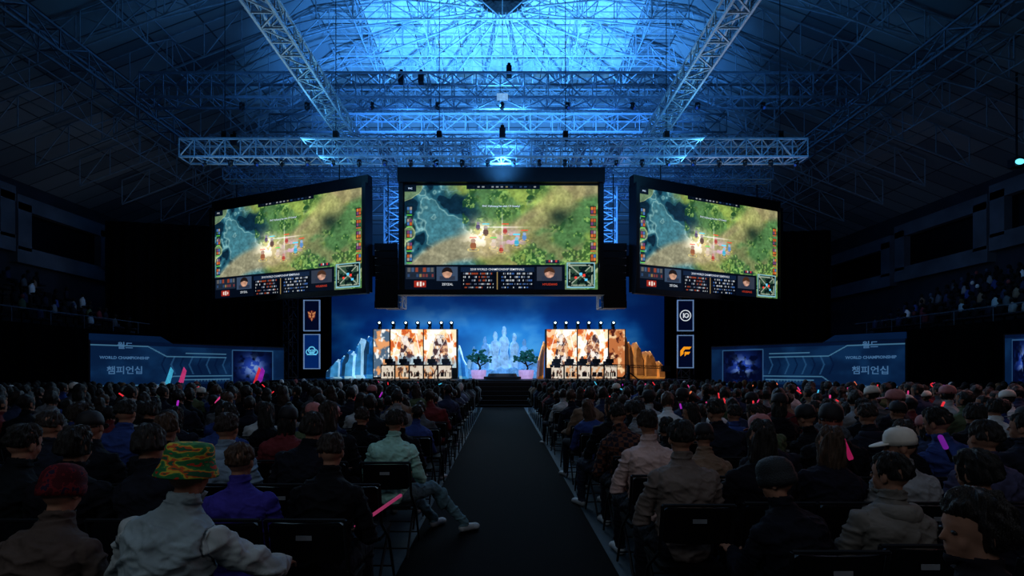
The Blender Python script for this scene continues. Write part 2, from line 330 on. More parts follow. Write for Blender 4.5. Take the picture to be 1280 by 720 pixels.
# ------------------------------------------------------------------ video screens
def game(u,v):
    n=fbm(u*7,v*4,3,5); n2=fbm(u*34,v*19,11,4); n3=fbm(u*4+3,v*3,23,4); n5=fbm(u*9+5,v*5+1,91,4); nh=fbm(u*90,v*50,33,2)
    c=np.zeros(u.shape+(3,))+np.array((70,106,64.))
    c=mixc(c,(112,136,66),sst(.45,.62,n))
    c=mixc(c,(128,116,82),sst(.5,.64,n3)*.6)
    left=sst(.44,.26,u+.3*(n-.5)+.12*(v-.5))
    c=mixc(c,(30,70,86),left)
    c=mixc(c,(64,112,122),sst(.47,.52,n5)*left*.8); c=mixc(c,(120,160,160),sst(.515,.53,n5)*sst(.56,.54,n5)*left*.7)
    c=mixc(c,(14,32,46),sst(.45,.42,n5)*left*.9)
    lane=np.abs(v-.5-.9*(u-.45)-.08*np.sin(u*9)); c=mixc(c,(144,130,98),sst(.17,.08,lane)*.8)
    lane2=np.abs(u-.72-.1*np.sin(v*9)); c=mixc(c,(128,134,84),sst(.07,.03,lane2)*(v>.5)*.6)
    c=mixc(c,(170,184,90),np.exp(-((u-.70)**2/.014+(v-.86)**2/.01))*.5)
    n4=fbm(u*5.5+9,v*3.6+2,51,3); keep=(sst(.16,.24,lane))
    n4b=fbm(u*5.5+9,(v-.045)*3.6+2,51,3)
    c=mixc(c,(22,38,34),sst(.555,.57,n4b)*keep*.85); c=mixc(c,(92,114,84),sst(.56,.575,n4)*keep*.9); c=mixc(c,(156,170,126),sst(.56,.57,n4)*sst(.585,.575,n4)*keep*.75)
    tr=sst(.52,.60,fbm(u*20,v*12,61,3))*keep*(u>.3); c=mixc(c,(34,72,38),tr*.65); c=mixc(c,(146,176,92),tr*sst(.55,.65,nh)*.55)
    c=mixc(c,(22,36,32),np.exp(-((u-.8)**2/.003+(v-.70)**2/.007))*.85)
    c*= (.78+.4*n2)[...,None]; c*=(.85+.3*nh)[...,None]
    g=np.exp(-((u-.40)**2/.006+(v-.52)**2/.013)); c=mixc(c,(252,226,170),g*.6); c=mixc(c,(255,246,226),g*sst(.42,.54,fbm(u*30,v*18,7,3)))
    g=np.exp(-((u-.56)**2/.004+(v-.48)**2/.007)); c=mixc(c,(200,160,200),g*.85*sst(.44,.55,fbm(u*36,v*22,17,2)))
    def fig(a,b,col,s=1.):
        s*=1.25; k=((u-a)/(.009*s))**2+((v-b)/(.022*s))**2; c[k<1]=col; k=((u-a)/(.007*s))**2+((v-b-.028*s)/(.012*s))**2; c[k<1]=np.array(col)*.6+80
        k=((u-a)/(.018*s))**2+((v-b+.022*s)/(.010*s))**2; m=(k<1)&(k>.6); c[m]=c[m]*.5+np.array((250,220,120))*.5
    for a,b_,q,s in((.58,.45,(60,150,180),1.1),(.355,.42,(130,80,56),1.4),(.52,.56,(150,60,60),1),(.46,.43,(190,170,150),1.1),(.62,.50,(80,120,170),1),(.42,.55,(90,70,64),1.3),(.5,.38,(150,60,50),1),(.38,.60,(70,60,90),1)): fig(a,b_,q,s)
    c=mixc(c,(255,250,245),np.clip(np.exp(-np.abs(u-.505)/.002)*np.exp(-(v-.58)**2/.02)+np.exp(-np.abs(v-.6)/.0035)*np.exp(-(u-.5)**2/.01),0,1)*.9)
    for a,b,col in((.355,.50,(220,50,40)),(.42,.63,(60,200,230)),(.52,.63,(220,50,40)),(.58,.53,(60,200,230)),(.46,.50,(70,210,90)),(.62,.57,(220,50,40))):
        m=((np.abs(u-a)<.018)&(np.abs(v-b)<.005)); c[m]=col
    def rect(x0,y0,x1,y1,col,al=1.):
        m=(u>=x0)&(u<=x1)&(v>=y0)&(v<=y1); c[m]=c[m]*(1-al)+np.array(col,float)*al
    def cells(x0,y0,x1,y1,nx,ny,pal,seed,gap=.2):
        cu=(u-x0)/(x1-x0)*nx; cv=(v-y0)/(y1-y0)*ny; m=(cu>=0)&(cu<nx)&(cv>=0)&(cv<ny)&((cu%1)>gap)&((cv%1)>gap)
        r=np.random.default_rng(seed); tab=np.array(pal,float)[r.integers(0,len(pal),(ny,nx))]
        c[m]=tab[np.clip(cv[m].astype(int),0,ny-1),np.clip(cu[m].astype(int),0,nx-1)]
    def face(cx,cy,s,sk,hr,seed):
        k=((u-cx)**2/(.0007*s)+(v-cy)**2/(.0026*s)); nn=fbm(u*70,v*40,seed,2)
        m=(np.abs(u-cx)<.04)&(v<cy-.03)&(v>.09); c[m]=(40,46,60)
        m=k<1; c[m]=np.array(sk)*(.6+.6*nn[m])[:,None]
        m=(k<1.3)&(v>cy+.015-(np.abs(u-cx)*.6)); c[m]=hr
    rect(.32,.965,.70,1,(10,16,26)); cells(.34,.97,.68,.995,14,1,[(110,104,80),(40,60,90),(20,26,36),(120,124,128)],4,.5)
    rect(0,.94,.06,1,(12,20,30))
    pal=[(184,104,50),(60,100,150),(130,124,118),(100,60,96),(160,80,40),(50,80,60)]
    for k in range(5):
        y=.80-k*.115
        rect(.008,y-.075,.04,y,(14,20,30)); cells(.011,y-.07,.038,y-.005,2,2,pal,20+k,.12); rect(.011,y-.088,.038,y-.08,(80,180,60))
        rect(.96,y-.075,.992,y,(14,20,30)); cells(.963,y-.07,.989,y-.005,2,2,pal,40+k,.12); rect(.963,y-.088,.989,y-.08,(180,60,50))
    rect(0,0,.83,.24,(10,16,26))
    rect(.005,.10,.155,.215,(30,38,50)); cells(.01,.155,.15,.21,7,1,[(120,56,40),(56,74,100),(80,80,80),(30,36,46)],8,.25); cells(.01,.105,.15,.15,9,1,[(120,100,64),(40,60,90),(100,50,50),(30,36,46)],9,.3)
    rect(.05,.022,.11,.085,(130,38,30)); m=(((u-.08)/.022)**2+((v-.053)/.022)**2<1)&(np.sin(u*400)>-.2); c[m]=(205,190,180)
    rect(.165,.085,.275,.22,(50,64,84)); face(.22,.16,.9,(170,128,106),(30,24,24),5)
    rect(.29,0,.67,.215,(8,12,20)); rect(.29,.17,.67,.215,(20,32,52)); rect(.478,.0,.482,.17,(130,110,70))
    for k in range(5):
        y=.148-k*.033
        cells(.30,y-.012,.46,y+.012,22,1,[(160,165,170),(80,90,110),(180,185,190),(14,20,32),(14,20,32),(140,62,40)],60+k,.42)
        cells(.50,y-.012,.66,y+.012,22,1,[(160,165,170),(80,90,110),(180,185,190),(14,20,32),(14,20,32),(56,90,150)],70+k,.42)
    rect(.685,.085,.815,.22,(44,50,62)); face(.75,.16,.9,(175,134,116),(60,40,30),6)
    rect(.73,.25,.80,.285,(24,30,44)); cells(.73,.252,.80,.285,6,1,[(180,50,56),(190,184,184),(30,40,60)],91,.3)
    rect(.84,.015,.985,.26,(110,160,175)); rect(.845,.026,.98,.249,(14,26,26))
    mm=(u>.845)&(u<.98)&(v>.026)&(v<.249); n6=fbm(u*70,v*38,77,2); q=(u-.845)/.135; r_=(v-.026)/.223
    lanes=(np.abs(q-r_)<.03)|((q<.1)&(q>.04))|((r_>.9)&(r_<.96))|((r_<.1)&(r_>.04))|((q>.9)&(q<.96))|(np.abs(q+r_-1)<.03); c[mm&(n6>.48)]=(44,66,52); c[mm&lanes&(n6>.38)]=(130,142,126)
    for a,b_,col in((.3,.4,(230,60,50)),(.5,.55,(80,180,240)),(.62,.5,(230,60,50)),(.7,.3,(80,180,240))): c[(np.abs(q-a)<.045)&(np.abs(r_-b_)<.05)&mm]=col
    return np.clip(c*1.12,0,255)
def screen(TL,TR,BR,BL,label,n_vec):
    TL,TR,BR,BL=map(Vector,(TL,TR,BR,BL)); U=BR-BL; V=TL-BL; base=(BL+BR)/2
    N=Vector(n_vec).normalized(); side=abs(N.x)>.1
    o=top("video_screen",label,"screen",None,base,"hanging video screens")
    me=paint("display",BL+N*.02,U,V,440,246,game,M_e15,off=base); child("display",o,me)
    u=U.normalized(); v=Vector((0,0,1)); L=U.length; H=V.length
    b=MB(); R=Matrix((u,-N,v)).transposed()
    ctr=(TL+BR)/2; dp=.3 if side else .6; hh=.45 if side else .6
    b.box(ctr-N*.2,(L+.4,.38,H+.3),R)
    b.box(ctr+v*(H/2+.06+hh/2)+N*(dp/2-.3),(L+.5,dp,hh),R)
    b.box(ctr-v*(H/2+.14)+N*.0,(L+.5,dp*.8,.22),R)
    for s in(-1,1): b.box(ctr+u*(s*(L/2+.14))+N*.0,(.18,.3,H+.3),R)
    child("frame",o,b.mesh("frame",[M_plastic],off=base),label="matte black screen surround")
    def T(body,size,uu,vv,mat=M_tw,al='CENTER'):
        p=BL+U*uu+V*vv+N*.05-base
        child("lettering",o,text_mesh(body,size,mat,al,bold=.002),basis(u,V,p))
    T("2018 WORLD CHAMPIONSHIP SEMIFINALS",.12,.48,.192)
    T("ZEYZAL",.13,.222,.048); T("HYLISSANG",.12,.752,.048,M_tr)
    T("FNC Hylissang has slain C9 Sneaky!",.11,.5,.80); T("FNC",.09,.03,.97)
    for s in(-.35,.35):
        b=MB(); b.tube(ctr+u*(s*L)+v*(H/2+.4)-N*.1,ctr+u*(s*L)+v*(H/2+1.2)-N*.1,.03)
        child("hanging_strap",o,b.mesh("hanging_strap",[M_blackmetal],off=base))
    return o
screen((-4.1,21.5,9.37),(4.0,21.5,9.37),(4.0,21.5,5.01),(-4.1,21.5,5.01),"large black-framed screen showing a green game map",(0,-1,0))
screen((-13.9,24.8,9.3),(-5.86,21.5,9.3),(-5.86,21.5,5.08),(-13.9,24.8,5.08),"large black-framed screen angled inward showing a game map",Vector((8.04,-3.3,0)).cross(Vector((0,0,1))) )
screen((5.72,21.5,9.3),(13.3,24.8,9.3),(13.3,24.8,5.08),(5.72,21.5,5.08),"large black-framed screen angled inward showing a game map",Vector((7.58,3.3,0)).cross(Vector((0,0,1))))
for x in(-5.0,4.85):
    o=top("line_array_speaker","black line-array loudspeaker column hanging between screens","loudspeaker",None,(x,22.4,4.3),"line array loudspeakers")
    for k in range(9):
        b=MB(); z=.31*k; y=-.03*(k-4)**2*.3
        b.add([(-.5,y-.25,z),(.5,y-.25,z),(.5,y+.3,z+.02),(-.5,y+.3,z+.02),(-.5,y-.25,z+.3),(.5,y-.25,z+.3),(.5,y+.3,z+.28),(-.5,y+.3,z+.28)],[(0,3,2,1),(4,5,6,7),(0,1,5,4),(2,3,7,6),(0,4,7,3),(1,2,6,5)])
        child("speaker_cabinet",o,b.mesh("speaker_cabinet",[M_plastic]))
    b=MB(); b.tube((0,0,2.7),(0,0,5.9),.03); child("hanging_cable",o,b.mesh("hanging_cable",[M_blackmetal]))

# ------------------------------------------------------------------ stage
SZ=1.15
b=MB(); b.box((-.8,29.5,SZ/2),(20.4,11,SZ)); 
st=top("stage_platform","wide raised black stage with dark fascia","stage",b.mesh("stage_platform",[M_blackmetal]))
b=MB(); 
for z in(.35,.85): b.box((-.8,23.97,z),(20.2,.04,.03))
child("fascia_light_strip",st,b.mesh("fascia_light_strip",[nmat("dim_blue_strip",(10,30,60),emit=(20,50,100),es=.4)]),label="dim blue edge strip")
b=MB()
for k in range(6): b.box((0,23.85-.28*k,(SZ-.19*(k))/2-.05),(2.6,.28,max(.05,SZ-.19*(k)-.1)))
top("stage_steps","black steps leading up to the stage centre","steps",b.mesh("stage_steps",[M_plastic]))
def sky(u,v):
    n=fbm(u*7,v*3.2,5,5); n2=fbm(u*16+4,v*7,15,4)
    c=np.zeros(u.shape+(3,))+np.array((10,54,132.))
    c=mixc(c,(26,100,188),sst(.35,.65,n)); c=mixc(c,(90,160,220),sst(.55,.78,n)*sst(.4,.6,n2)*.6)
    g=np.exp(-((u-.5)**2/.02+(v-.2)**2/.12)); c=mixc(c,(70,165,230),g*.65)
    d=np.abs(u-.5)*2; c*= (1.1-.6*d**2)[...,None]
    c=mixc(c,(10,28,70),sst(.45,.75,v)*.7)
    return c
b=MB(); b.box((-.3,34.35,SZ+3.4),(22.6,.3,6.8))
o=top("stage_backdrop","tall blue painted cloud backdrop glowing behind the stage","backdrop",b.mesh("stage_backdrop",[M_black]))
child("painted_sky",o,paint("painted_sky",(-11.4,34.18,SZ),(22.2,0,0),(0,0,6.7),220,70,sky,M_e1))
M_orange=nmat("orange_edge_highlight",(160,90,40),emit=(255,210,140),es=1.1)
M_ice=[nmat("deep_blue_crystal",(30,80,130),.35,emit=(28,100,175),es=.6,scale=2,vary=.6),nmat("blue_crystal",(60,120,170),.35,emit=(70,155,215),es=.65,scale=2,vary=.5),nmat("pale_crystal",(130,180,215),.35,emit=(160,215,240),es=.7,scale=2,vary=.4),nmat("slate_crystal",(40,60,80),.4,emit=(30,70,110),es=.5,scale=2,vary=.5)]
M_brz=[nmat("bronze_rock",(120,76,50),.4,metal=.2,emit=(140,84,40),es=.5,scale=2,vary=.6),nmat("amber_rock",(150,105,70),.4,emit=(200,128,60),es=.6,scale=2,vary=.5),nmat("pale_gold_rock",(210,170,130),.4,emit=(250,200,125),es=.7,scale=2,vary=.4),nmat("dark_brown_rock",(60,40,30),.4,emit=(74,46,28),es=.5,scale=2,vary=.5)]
def rocks(name,label,xs,env,y,mats,edge,n,seed,dirn):
    random.seed(seed); o=top(name,label,"rock scenery",None,((xs[0]+xs[1])/2,y,SZ)); base=Vector(o.location)
    for k in range(n):
        t=(k+.5)/n; x=xs[0]+(xs[1]-xs[0])*t; h=env(t)*random.uniform(.8,1.0); w=abs(xs[1]-xs[0])/n*random.uniform(.75,1.2); lean=dirn*random.uniform(.08,.25)
        yy=y+random.uniform(-.3,.3); cut=random.uniform(.12,.3)*h*dirn; b=MB()
        P=[(x-w,0),(x-w+lean*.4,h*.55),(x-w*.7+lean*.8,h*(.88)-max(0,cut)),(x+lean,h),(x+w*.75+lean*.9,h*.93+min(0,cut)),(x+w+lean*.3,h*.5),(x+w*1.05,0)]
        cx=x+lean*.4; cz=h*.45
        front=[Vector((cx+(p[0]-cx)*.66,yy-.45,SZ+max(0,cz+(p[1]-cz)*.8))) for p in P]; mid=[Vector((p[0],yy,SZ+p[1])) for p in P]; bk=[q+Vector((0,.7,0)) for q in mid]
        mi=random.choice((0,1,1,2,3)); b.loft([bk,mid]); b.cur=0; b.loft([mid,front],close=False); b.cur=1; b.add([q for q in front],[tuple(range(len(front)))])
        child("rock_slab",o,b.mesh("rock_slab",[mats[min(2,mi) if mi<3 else 0],mats[(3,0,1,3)[mi]]],off=base))
        s=MB(); s.path([mid[i]+Vector((0,-.03,0)) for i in ((1,2,3) if dirn>0 else (3,4,5))],.034,n=5)  # glowing rods along the slab edge stand in for rim light
        child("edge_highlight",o,s.mesh("edge_highlight",[edge],off=base))
rocks("ice_rock_scenery","layered angular blue ice rocks with painted pale edge highlights",(-9.75,-7.25),lambda t:.7+2.1*t**.85,28.7,M_ice,M_cyanedge,9,3,1)
rocks("ice_rock_scenery","angular ice slabs beside the player desk",(-2.3,-1.95),lambda t:2.4-1.0*t,28.2,M_ice,M_cyanedge,2,4,-1)
rocks("bronze_rock_scenery","layered angular amber rocks with painted golden edge highlights",(6.95,8.9),lambda t:2.9-1.9*t,28.7,M_brz,M_orange,8,5,-1)
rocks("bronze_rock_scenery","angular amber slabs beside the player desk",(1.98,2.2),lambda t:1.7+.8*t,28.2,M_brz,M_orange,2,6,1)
random.seed(11)
def art(seed,warm):
    def f(u,v):
        n=fbm(u*5,v*5,seed,5); n2=fbm(u*11,v*11,seed+5,4); n3=fbm(u*3+7,v*4,seed+9,3); n7=fbm(u*8+v*3,v*6-u*2,seed+19,3)
        c=np.zeros(u.shape+(3,))+np.array((255,250,242.))
        c=mixc(c,(240,150,70),sst(.5,.56,n)); c=mixc(c,(196,84,44),sst(.57,.62,n)*.85); c=mixc(c,(255,226,180),sst(.55,.6,n7)*.8)
        r=(((u-.5-.15*(n3-.5))/.24)**2+((v-.42)/.44)**2); body=sst(1.05,.9,r+ .9*(n-.5))
        c=mixc(c,(120,66,48),body*.8); c=mixc(c,(64,48,54),body*sst(.48,.53,n3)*.9); c=mixc(c,(236,190,146),body*sst(.52,.56,n2)*.9); c=mixc(c,(250,246,240),body*sst(.56,.6,n7)*.8)
        for a,b_,w_ in((.15,.7,.02),(.88,-.5,.025),(.5,1.4,.008)): c=mixc(c,(255,255,250),sst(w_,w_*.4,np.abs(u-a-b_*(v-.5)*.5))*.8)
        if not warm: c=mixc(c,(120,165,190),sst(.34,.16,v+.3*(n-.5))*.6)
        return c
    return f
def booth(x0,x1,warm,seed,label):
    yb=28.0; cx=(x0+x1)/2
    o=top("player_booth",label,"game desk",None,(cx,yb,SZ),"player booths"); off=Vector((cx,yb,SZ)); W=x1-x0
    b=MB(); b.box((cx,yb+.25,SZ+1.36),(W+.1,.4,2.72)); child("panel_cabinet",o,b.mesh("panel_cabinet",[M_plastic],off=off))
    xa=x0+.9*(not warm); wa=W-.9
    for k in range(2):
        child("artwork_panel",o,paint("artwork_panel",(xa+k*wa/2+.03,yb+.03,SZ+.6),(wa/2-.06,0,0),(0,0,2.1),90,90,art(seed+k*3,warm),M_e15,off=off),label="glowing cream and orange abstract artwork panel")
    if not warm:
        child("side_panel",o,paint("side_panel",(x0,yb+.03,SZ+.1),(.86,0,0),(0,0,2.6),30,80,lambda u,v: mixc(mixc(np.zeros(u.shape+(3,))+np.array((80,104,128.)),(235,160,105),sst(.5,.65,fbm(u*3,v*7,4,4))),(250,250,245),sst(.56,.68,fbm(u*4,v*9,6,3))),M_e1,off=off))
    else:
        child("side_panel",o,paint("side_panel",(x1-.86,yb+.03,SZ+.1),(.86,0,0),(0,0,2.6),30,80,lambda u,v: mixc(mixc(np.zeros(u.shape+(3,))+np.array((190,112,66.)),(250,210,160),sst(.5,.65,fbm(u*3,v*7,14,4))),(80,36,28),sst(.6,.7,fbm(u*4,v*9,16,3))),M_e1,off=off))
    d0=x0+.75 if not warm else x0+.1; d1=x1-.1 if not warm else x1-.75; yd=26.5
    b=MB(); b.box(((d0+d1)/2,yd+.3,SZ+.74),(d1-d0,.7,.05)); b.box(((d0+d1)/2,yd+.02,SZ+.37),(d1-d0,.06,.72)); child("desk",o,b.mesh("desk",[M_blackmetal],off=off))
    w=(d1-d0)/5
    for k in range(5):
        a=d0+k*w
        def nm(u,v,k=k):
            c=np.zeros(u.shape+(3,))+np.array((214,200,180.)); t=np.random.default_rng(seed+k)
            c=mixc(c,(214,150,100) if k%2 else (225,212,195),sst(.45,.6,fbm(u*4,v*3,seed+k,3))); c=mixc(c,(90,60,50),sst(.6,.66,fbm(u*6+3,v*4,seed+k+9,3)))
            m=(v>.15)&(v<.5)&(u>.08)&(u<.92); q=t.integers(0,2,13); c[m&(q[np.clip(((u-.08)/.84*13).astype(int),0,12)]==1)]=(24,18,20)
            return c
        child("name_panel",o,paint("name_panel",(a+.04,yd-.03,SZ+.04),(w-.08,0,0),(0,0,.66),36,18,nm,M_e1,off=off))
        b=MB(); b.box((a+w/2,yd+.25,SZ+.95),(.42,.04,.22)); b.box((a+w/2,yd+.3,SZ+.8),(.05,.05,.12)); b.box((a+w/2,yd+.3,SZ+.77),(.2,.16,.015)); 
        top("computer_monitor","black computer monitor standing on the player desk","monitor",b.mesh("computer_monitor",[M_plastic],off=(a+w/2,yd+.3,SZ+.77)),(a+w/2,yd+.3,SZ+.77),"player monitors")
    return [(d0+(k+.5)*w,27.15) for k in range(5)]
PS=booth(-7.05,-2.5,False,101,"player booth with cream and orange artwork wall")
PS+=booth(2.4,6.7,True,205,"player booth with cream and red artwork wall")
b=MB(); b.tube((0,0,0),(0,0,.14),.1,.1,n=10); lb=b.mesh("lamp_base",[M_blackmetal])
b=MB(); b.tube((0,.14,.2),(0,-.12,.34),.09,.13,n=12); lh=b.mesh("lamp_head",[M_blackmetal])
b=MB(); b.tube((0,-.121,.341),(0,-.135,.349),.06,.06,n=12); ll=b.mesh("lens",[M_lens])
for x in(-6.75,-6.0,-5.3,-4.65,-4.0,-3.35,-2.8, 2.9,3.5,4.15,4.75,5.4,6.1):
    o=top("stage_spotlight","small lit spotlight standing on the booth roof","stage lamp",None,(x,28.2,SZ+2.73),"booth roof spotlights"); child("lamp_base",o,lb); child("lamp_head",o,lh); child("lens",o,ll)
M_sp=[nmat("pale_blue_glow_stone",(130,170,205),.7,emit=(86,150,210),es=.5,scale=3,vary=.5,bump=.5),nmat("white_glow_stone",(165,195,218),.7,emit=(130,185,225),es=.5,scale=3,vary=.5,bump=.5),nmat("mid_blue_glow_stone",(70,120,180),.7,emit=(60,120,190),es=.5,scale=3,vary=.5,bump=.5)]  # blue stage light on the stone is put in as emission
o=top("sculpted_spire_scenery","wide cluster of pale sculpted stone columns and robed statues with painted blue glow","stage scenery",None,(-.1,31,SZ)); off=Vector((-.1,31,SZ))
random.seed(3)
for j in range(28):
    x=random.uniform(-2.1,2.1); e=1-abs(x)/2.8; h=(.9+1.7*e)*random.uniform(.65,1.0); wd=random.uniform(.18,.32); yy=31.2+random.uniform(-.5,.5)
    b=MB(); rings=[]; ph=random.uniform(0,6)
    for t,f in((0,1.2),(.3,1.05),(.6,.95),(.85,.8),(1,.45)):
        rings.append([Vector((x+wd*f*math.cos(2*PI*i/8+ph)*random.uniform(.85,1.1),yy+wd*f*math.sin(2*PI*i/8+ph),SZ+h*t+random.uniform(-.05,.05))) for i in range(8)])
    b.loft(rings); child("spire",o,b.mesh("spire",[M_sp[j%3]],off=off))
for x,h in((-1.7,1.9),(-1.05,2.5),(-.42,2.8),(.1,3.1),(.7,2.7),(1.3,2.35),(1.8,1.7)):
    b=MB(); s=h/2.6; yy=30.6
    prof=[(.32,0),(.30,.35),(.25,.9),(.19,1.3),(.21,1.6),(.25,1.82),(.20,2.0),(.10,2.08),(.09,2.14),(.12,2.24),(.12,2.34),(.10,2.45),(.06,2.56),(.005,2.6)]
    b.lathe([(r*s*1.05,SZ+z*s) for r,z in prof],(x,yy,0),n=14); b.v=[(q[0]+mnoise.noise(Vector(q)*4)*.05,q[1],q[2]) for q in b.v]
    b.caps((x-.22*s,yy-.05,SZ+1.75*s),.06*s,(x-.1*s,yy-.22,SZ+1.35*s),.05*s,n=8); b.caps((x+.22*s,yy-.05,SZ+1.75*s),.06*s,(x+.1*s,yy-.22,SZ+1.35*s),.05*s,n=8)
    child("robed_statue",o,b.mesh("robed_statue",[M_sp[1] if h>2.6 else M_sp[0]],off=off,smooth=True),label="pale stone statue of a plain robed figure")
b=MB()
for i in range(22): b.ell((-2.1+4.2*i/21,30.3+random.uniform(-.2,.2),SZ+.1),(.35,.35,random.uniform(.3,.6)),nu=7,nv=5)
child("rock_mound",o,b.mesh("rock_mound",[M_sp[0]],off=off))
b=MB(); b.lathe([(0,SZ+.02),(.95,SZ+.02),(.95,SZ+.14),(.75,SZ+.16),(.7,SZ+.3),(0,SZ+.3)],(0,26,0),n=32)
top("round_plinth","round dark plinth at the stage centre","plinth",b.mesh("round_plinth",[M_blackmetal]))
M_leaf=nmat("teal_foliage",(30,84,76),.8,scale=8,vary=.6,emit=(16,66,66),es=.4); M_bark=nmat("dark_bark",(30,24,22),.9); M_pot=nmat("lilac_glow_pot",(190,170,205),.6,emit=(190,150,205),es=.6,vary=.2)  # pot emission stands in for light falling on the pots
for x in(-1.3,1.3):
    o=top("potted_tree","layered leafy tree in a lilac pot with painted glow","tree",None,(x,28.0,SZ),"potted trees beside the spires")
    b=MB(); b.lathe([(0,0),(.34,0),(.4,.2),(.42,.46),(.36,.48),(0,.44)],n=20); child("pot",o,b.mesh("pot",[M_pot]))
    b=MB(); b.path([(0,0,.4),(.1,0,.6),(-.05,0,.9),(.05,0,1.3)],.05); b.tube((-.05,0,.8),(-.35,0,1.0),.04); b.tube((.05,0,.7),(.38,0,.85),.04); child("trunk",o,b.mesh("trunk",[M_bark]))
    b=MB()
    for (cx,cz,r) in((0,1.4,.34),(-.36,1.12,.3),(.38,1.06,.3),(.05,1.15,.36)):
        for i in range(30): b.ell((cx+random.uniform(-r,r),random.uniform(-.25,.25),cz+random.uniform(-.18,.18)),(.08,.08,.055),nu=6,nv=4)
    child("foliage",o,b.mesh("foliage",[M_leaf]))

# ------------------------------------------------------------------ emblem banners
def disc(b,cx,cz,r,y,n=28,r2=None):
    if r2 is None: b.add([(cx+r*math.cos(2*PI*i/n),y,cz+r*math.sin(2*PI*i/n)) for i in range(n)],[tuple(range(n))])
    else:
        b.add([(cx+q*math.cos(2*PI*i/n),y,cz+q*math.sin(2*PI*i/n)) for i in range(n) for q in(r,r2)],[(2*i,2*i+1,(2*i+3)%(2*n),(2*i+2)%(2*n)) for i in range(n)])
def poly(b,pts,cx,cz,s,y): b.add([(cx+p[0]*s,y,cz+p[1]*s) for p in pts],[tuple(range(len(pts)))])
M_border=nmat("pale_lit_border",(120,150,190),emit=(110,140,180),es=.6,vary=.1)
def banner(cx,cz,h,bg,label,draw,mats):
    o=top("emblem_banner",label,"banner",None,(cx,27,cz),"team emblem banners"); off=Vector((cx,27,cz)); W=.82
    b=MB()
    for s in(-1,1): b.box((cx+s*(W/2),27.0,cz),(.045,.1,h+.045)); b.box((cx,27.0,cz+s*h/2),(W,.1,.045))
    child("frame",o,b.mesh("frame",[M_border],off=off),label="pale lit border")
    b=MB(); b.box((cx,27.03,cz),(W,.04,h)); child("fabric",o,b.mesh("fabric",[bg],off=off))
    b=MB(); draw(b,cx,cz,26.99); child("emblem",o,b.mesh("emblem",mats,off=off))
M_bgd=nmat("navy_banner",(10,16,36),emit=(10,18,42),es=.7,vary=.1,spec=.05); M_bgb=nmat("blue_banner",(10,30,70),emit=(12,44,104),es=.7,vary=.1,spec=.05)
M_cy=nmat("cyan_emblem",(100,200,230),emit=(100,195,230),es=.8,vary=.05); M_or=nmat("orange_emblem",(240,140,20),emit=(245,150,30),es=.95,vary=.05); M_rw=nmat("gold_emblem",(200,140,90),emit=(205,130,84),es=.75,vary=.05); M_rd=nmat("dark_red_emblem",(90,30,30),emit=(90,30,34),es=.7)
def crest(b,x,z,y):
    b.cur=1; poly(b,[(-.46,.45),(0,.62),(.46,.45),(.42,-.25),(0,-.7),(-.42,-.25)],x,z,.44,y); b.cur=0
    for s in(-1,1):
        poly(b,[(s*.03,.22),(s*.42,.42),(s*.36,.18),(s*.12,.02)],x,z,.5,y-.005); poly(b,[(s*.06,-.02),(s*.34,.08),(s*.26,-.2),(s*.04,-.24)],x,z,.5,y-.005)
    poly(b,[(-.1,-.28),(.1,-.28),(0,-.62)],x,z,.5,y-.005); poly(b,[(-.06,.3),(0,.55),(.06,.3)],x,z,.5,y-.005)
def cloud(b,x,z,y):
    disc(b,x,z+.08,.2,y,r2=.14); disc(b,x-.17,z-.02,.15,y-.001,r2=.10); disc(b,x+.18,z-.02,.15,y-.002,r2=.10); b.box((x,y,z-.16),(.5,.004,.05)); disc(b,x+.02,z+.03,.08,y-.003,r2=.045); poly(b,[(.1,0),(.06,0),(.02,-.12),(.06,-.12)],x,z+.02,1,y-.004)
def ring(b,x,z,y):
    disc(b,x,z,.3,y,r2=.25); b.box((x-.1,y,z),(.06,.004,.26)); disc(b,x+.06,z,.13,y-.001,r2=.08); b.box((x+.13,y-.002,z-.03),(.1,.004,.04))
def fmark(b,x,z,y):
    poly(b,[(-.36,-.34),(-.36,.06),(-.12,.34),(.42,.34),(.30,.16),(-.02,.16),(-.14,.02),(-.14,-.16)],x,z,.75,y)
    poly(b,[(-.06,-.02),(.34,-.02),(.22,-.2),(.06,-.2),(-.06,-.34)],x,z,.75,y-.002)
banner(-10.05,4.5,1.6,M_bgd,"dark upright banner with a gold-toned shield crest",crest,[M_rw,M_rd])
banner(-10.05,2.6,1.8,M_bgb,"blue upright banner with a cyan cloud emblem",cloud,[M_cy])
banner(9.65,4.5,1.6,M_bgd,"dark upright banner with a white ring emblem",ring,[M_tw])
banner(9.65,2.6,1.7,M_bgd,"dark upright banner with an angular orange emblem",fmark,[M_or])
for x in(-11.4,9.85):
    truss("banner_tower","black truss tower carrying the emblem banners",(x,27.5,0),(x+.001,27.501,6.2),.7,.5,.6,.04,.02,M_blackmetal,"banner towers")

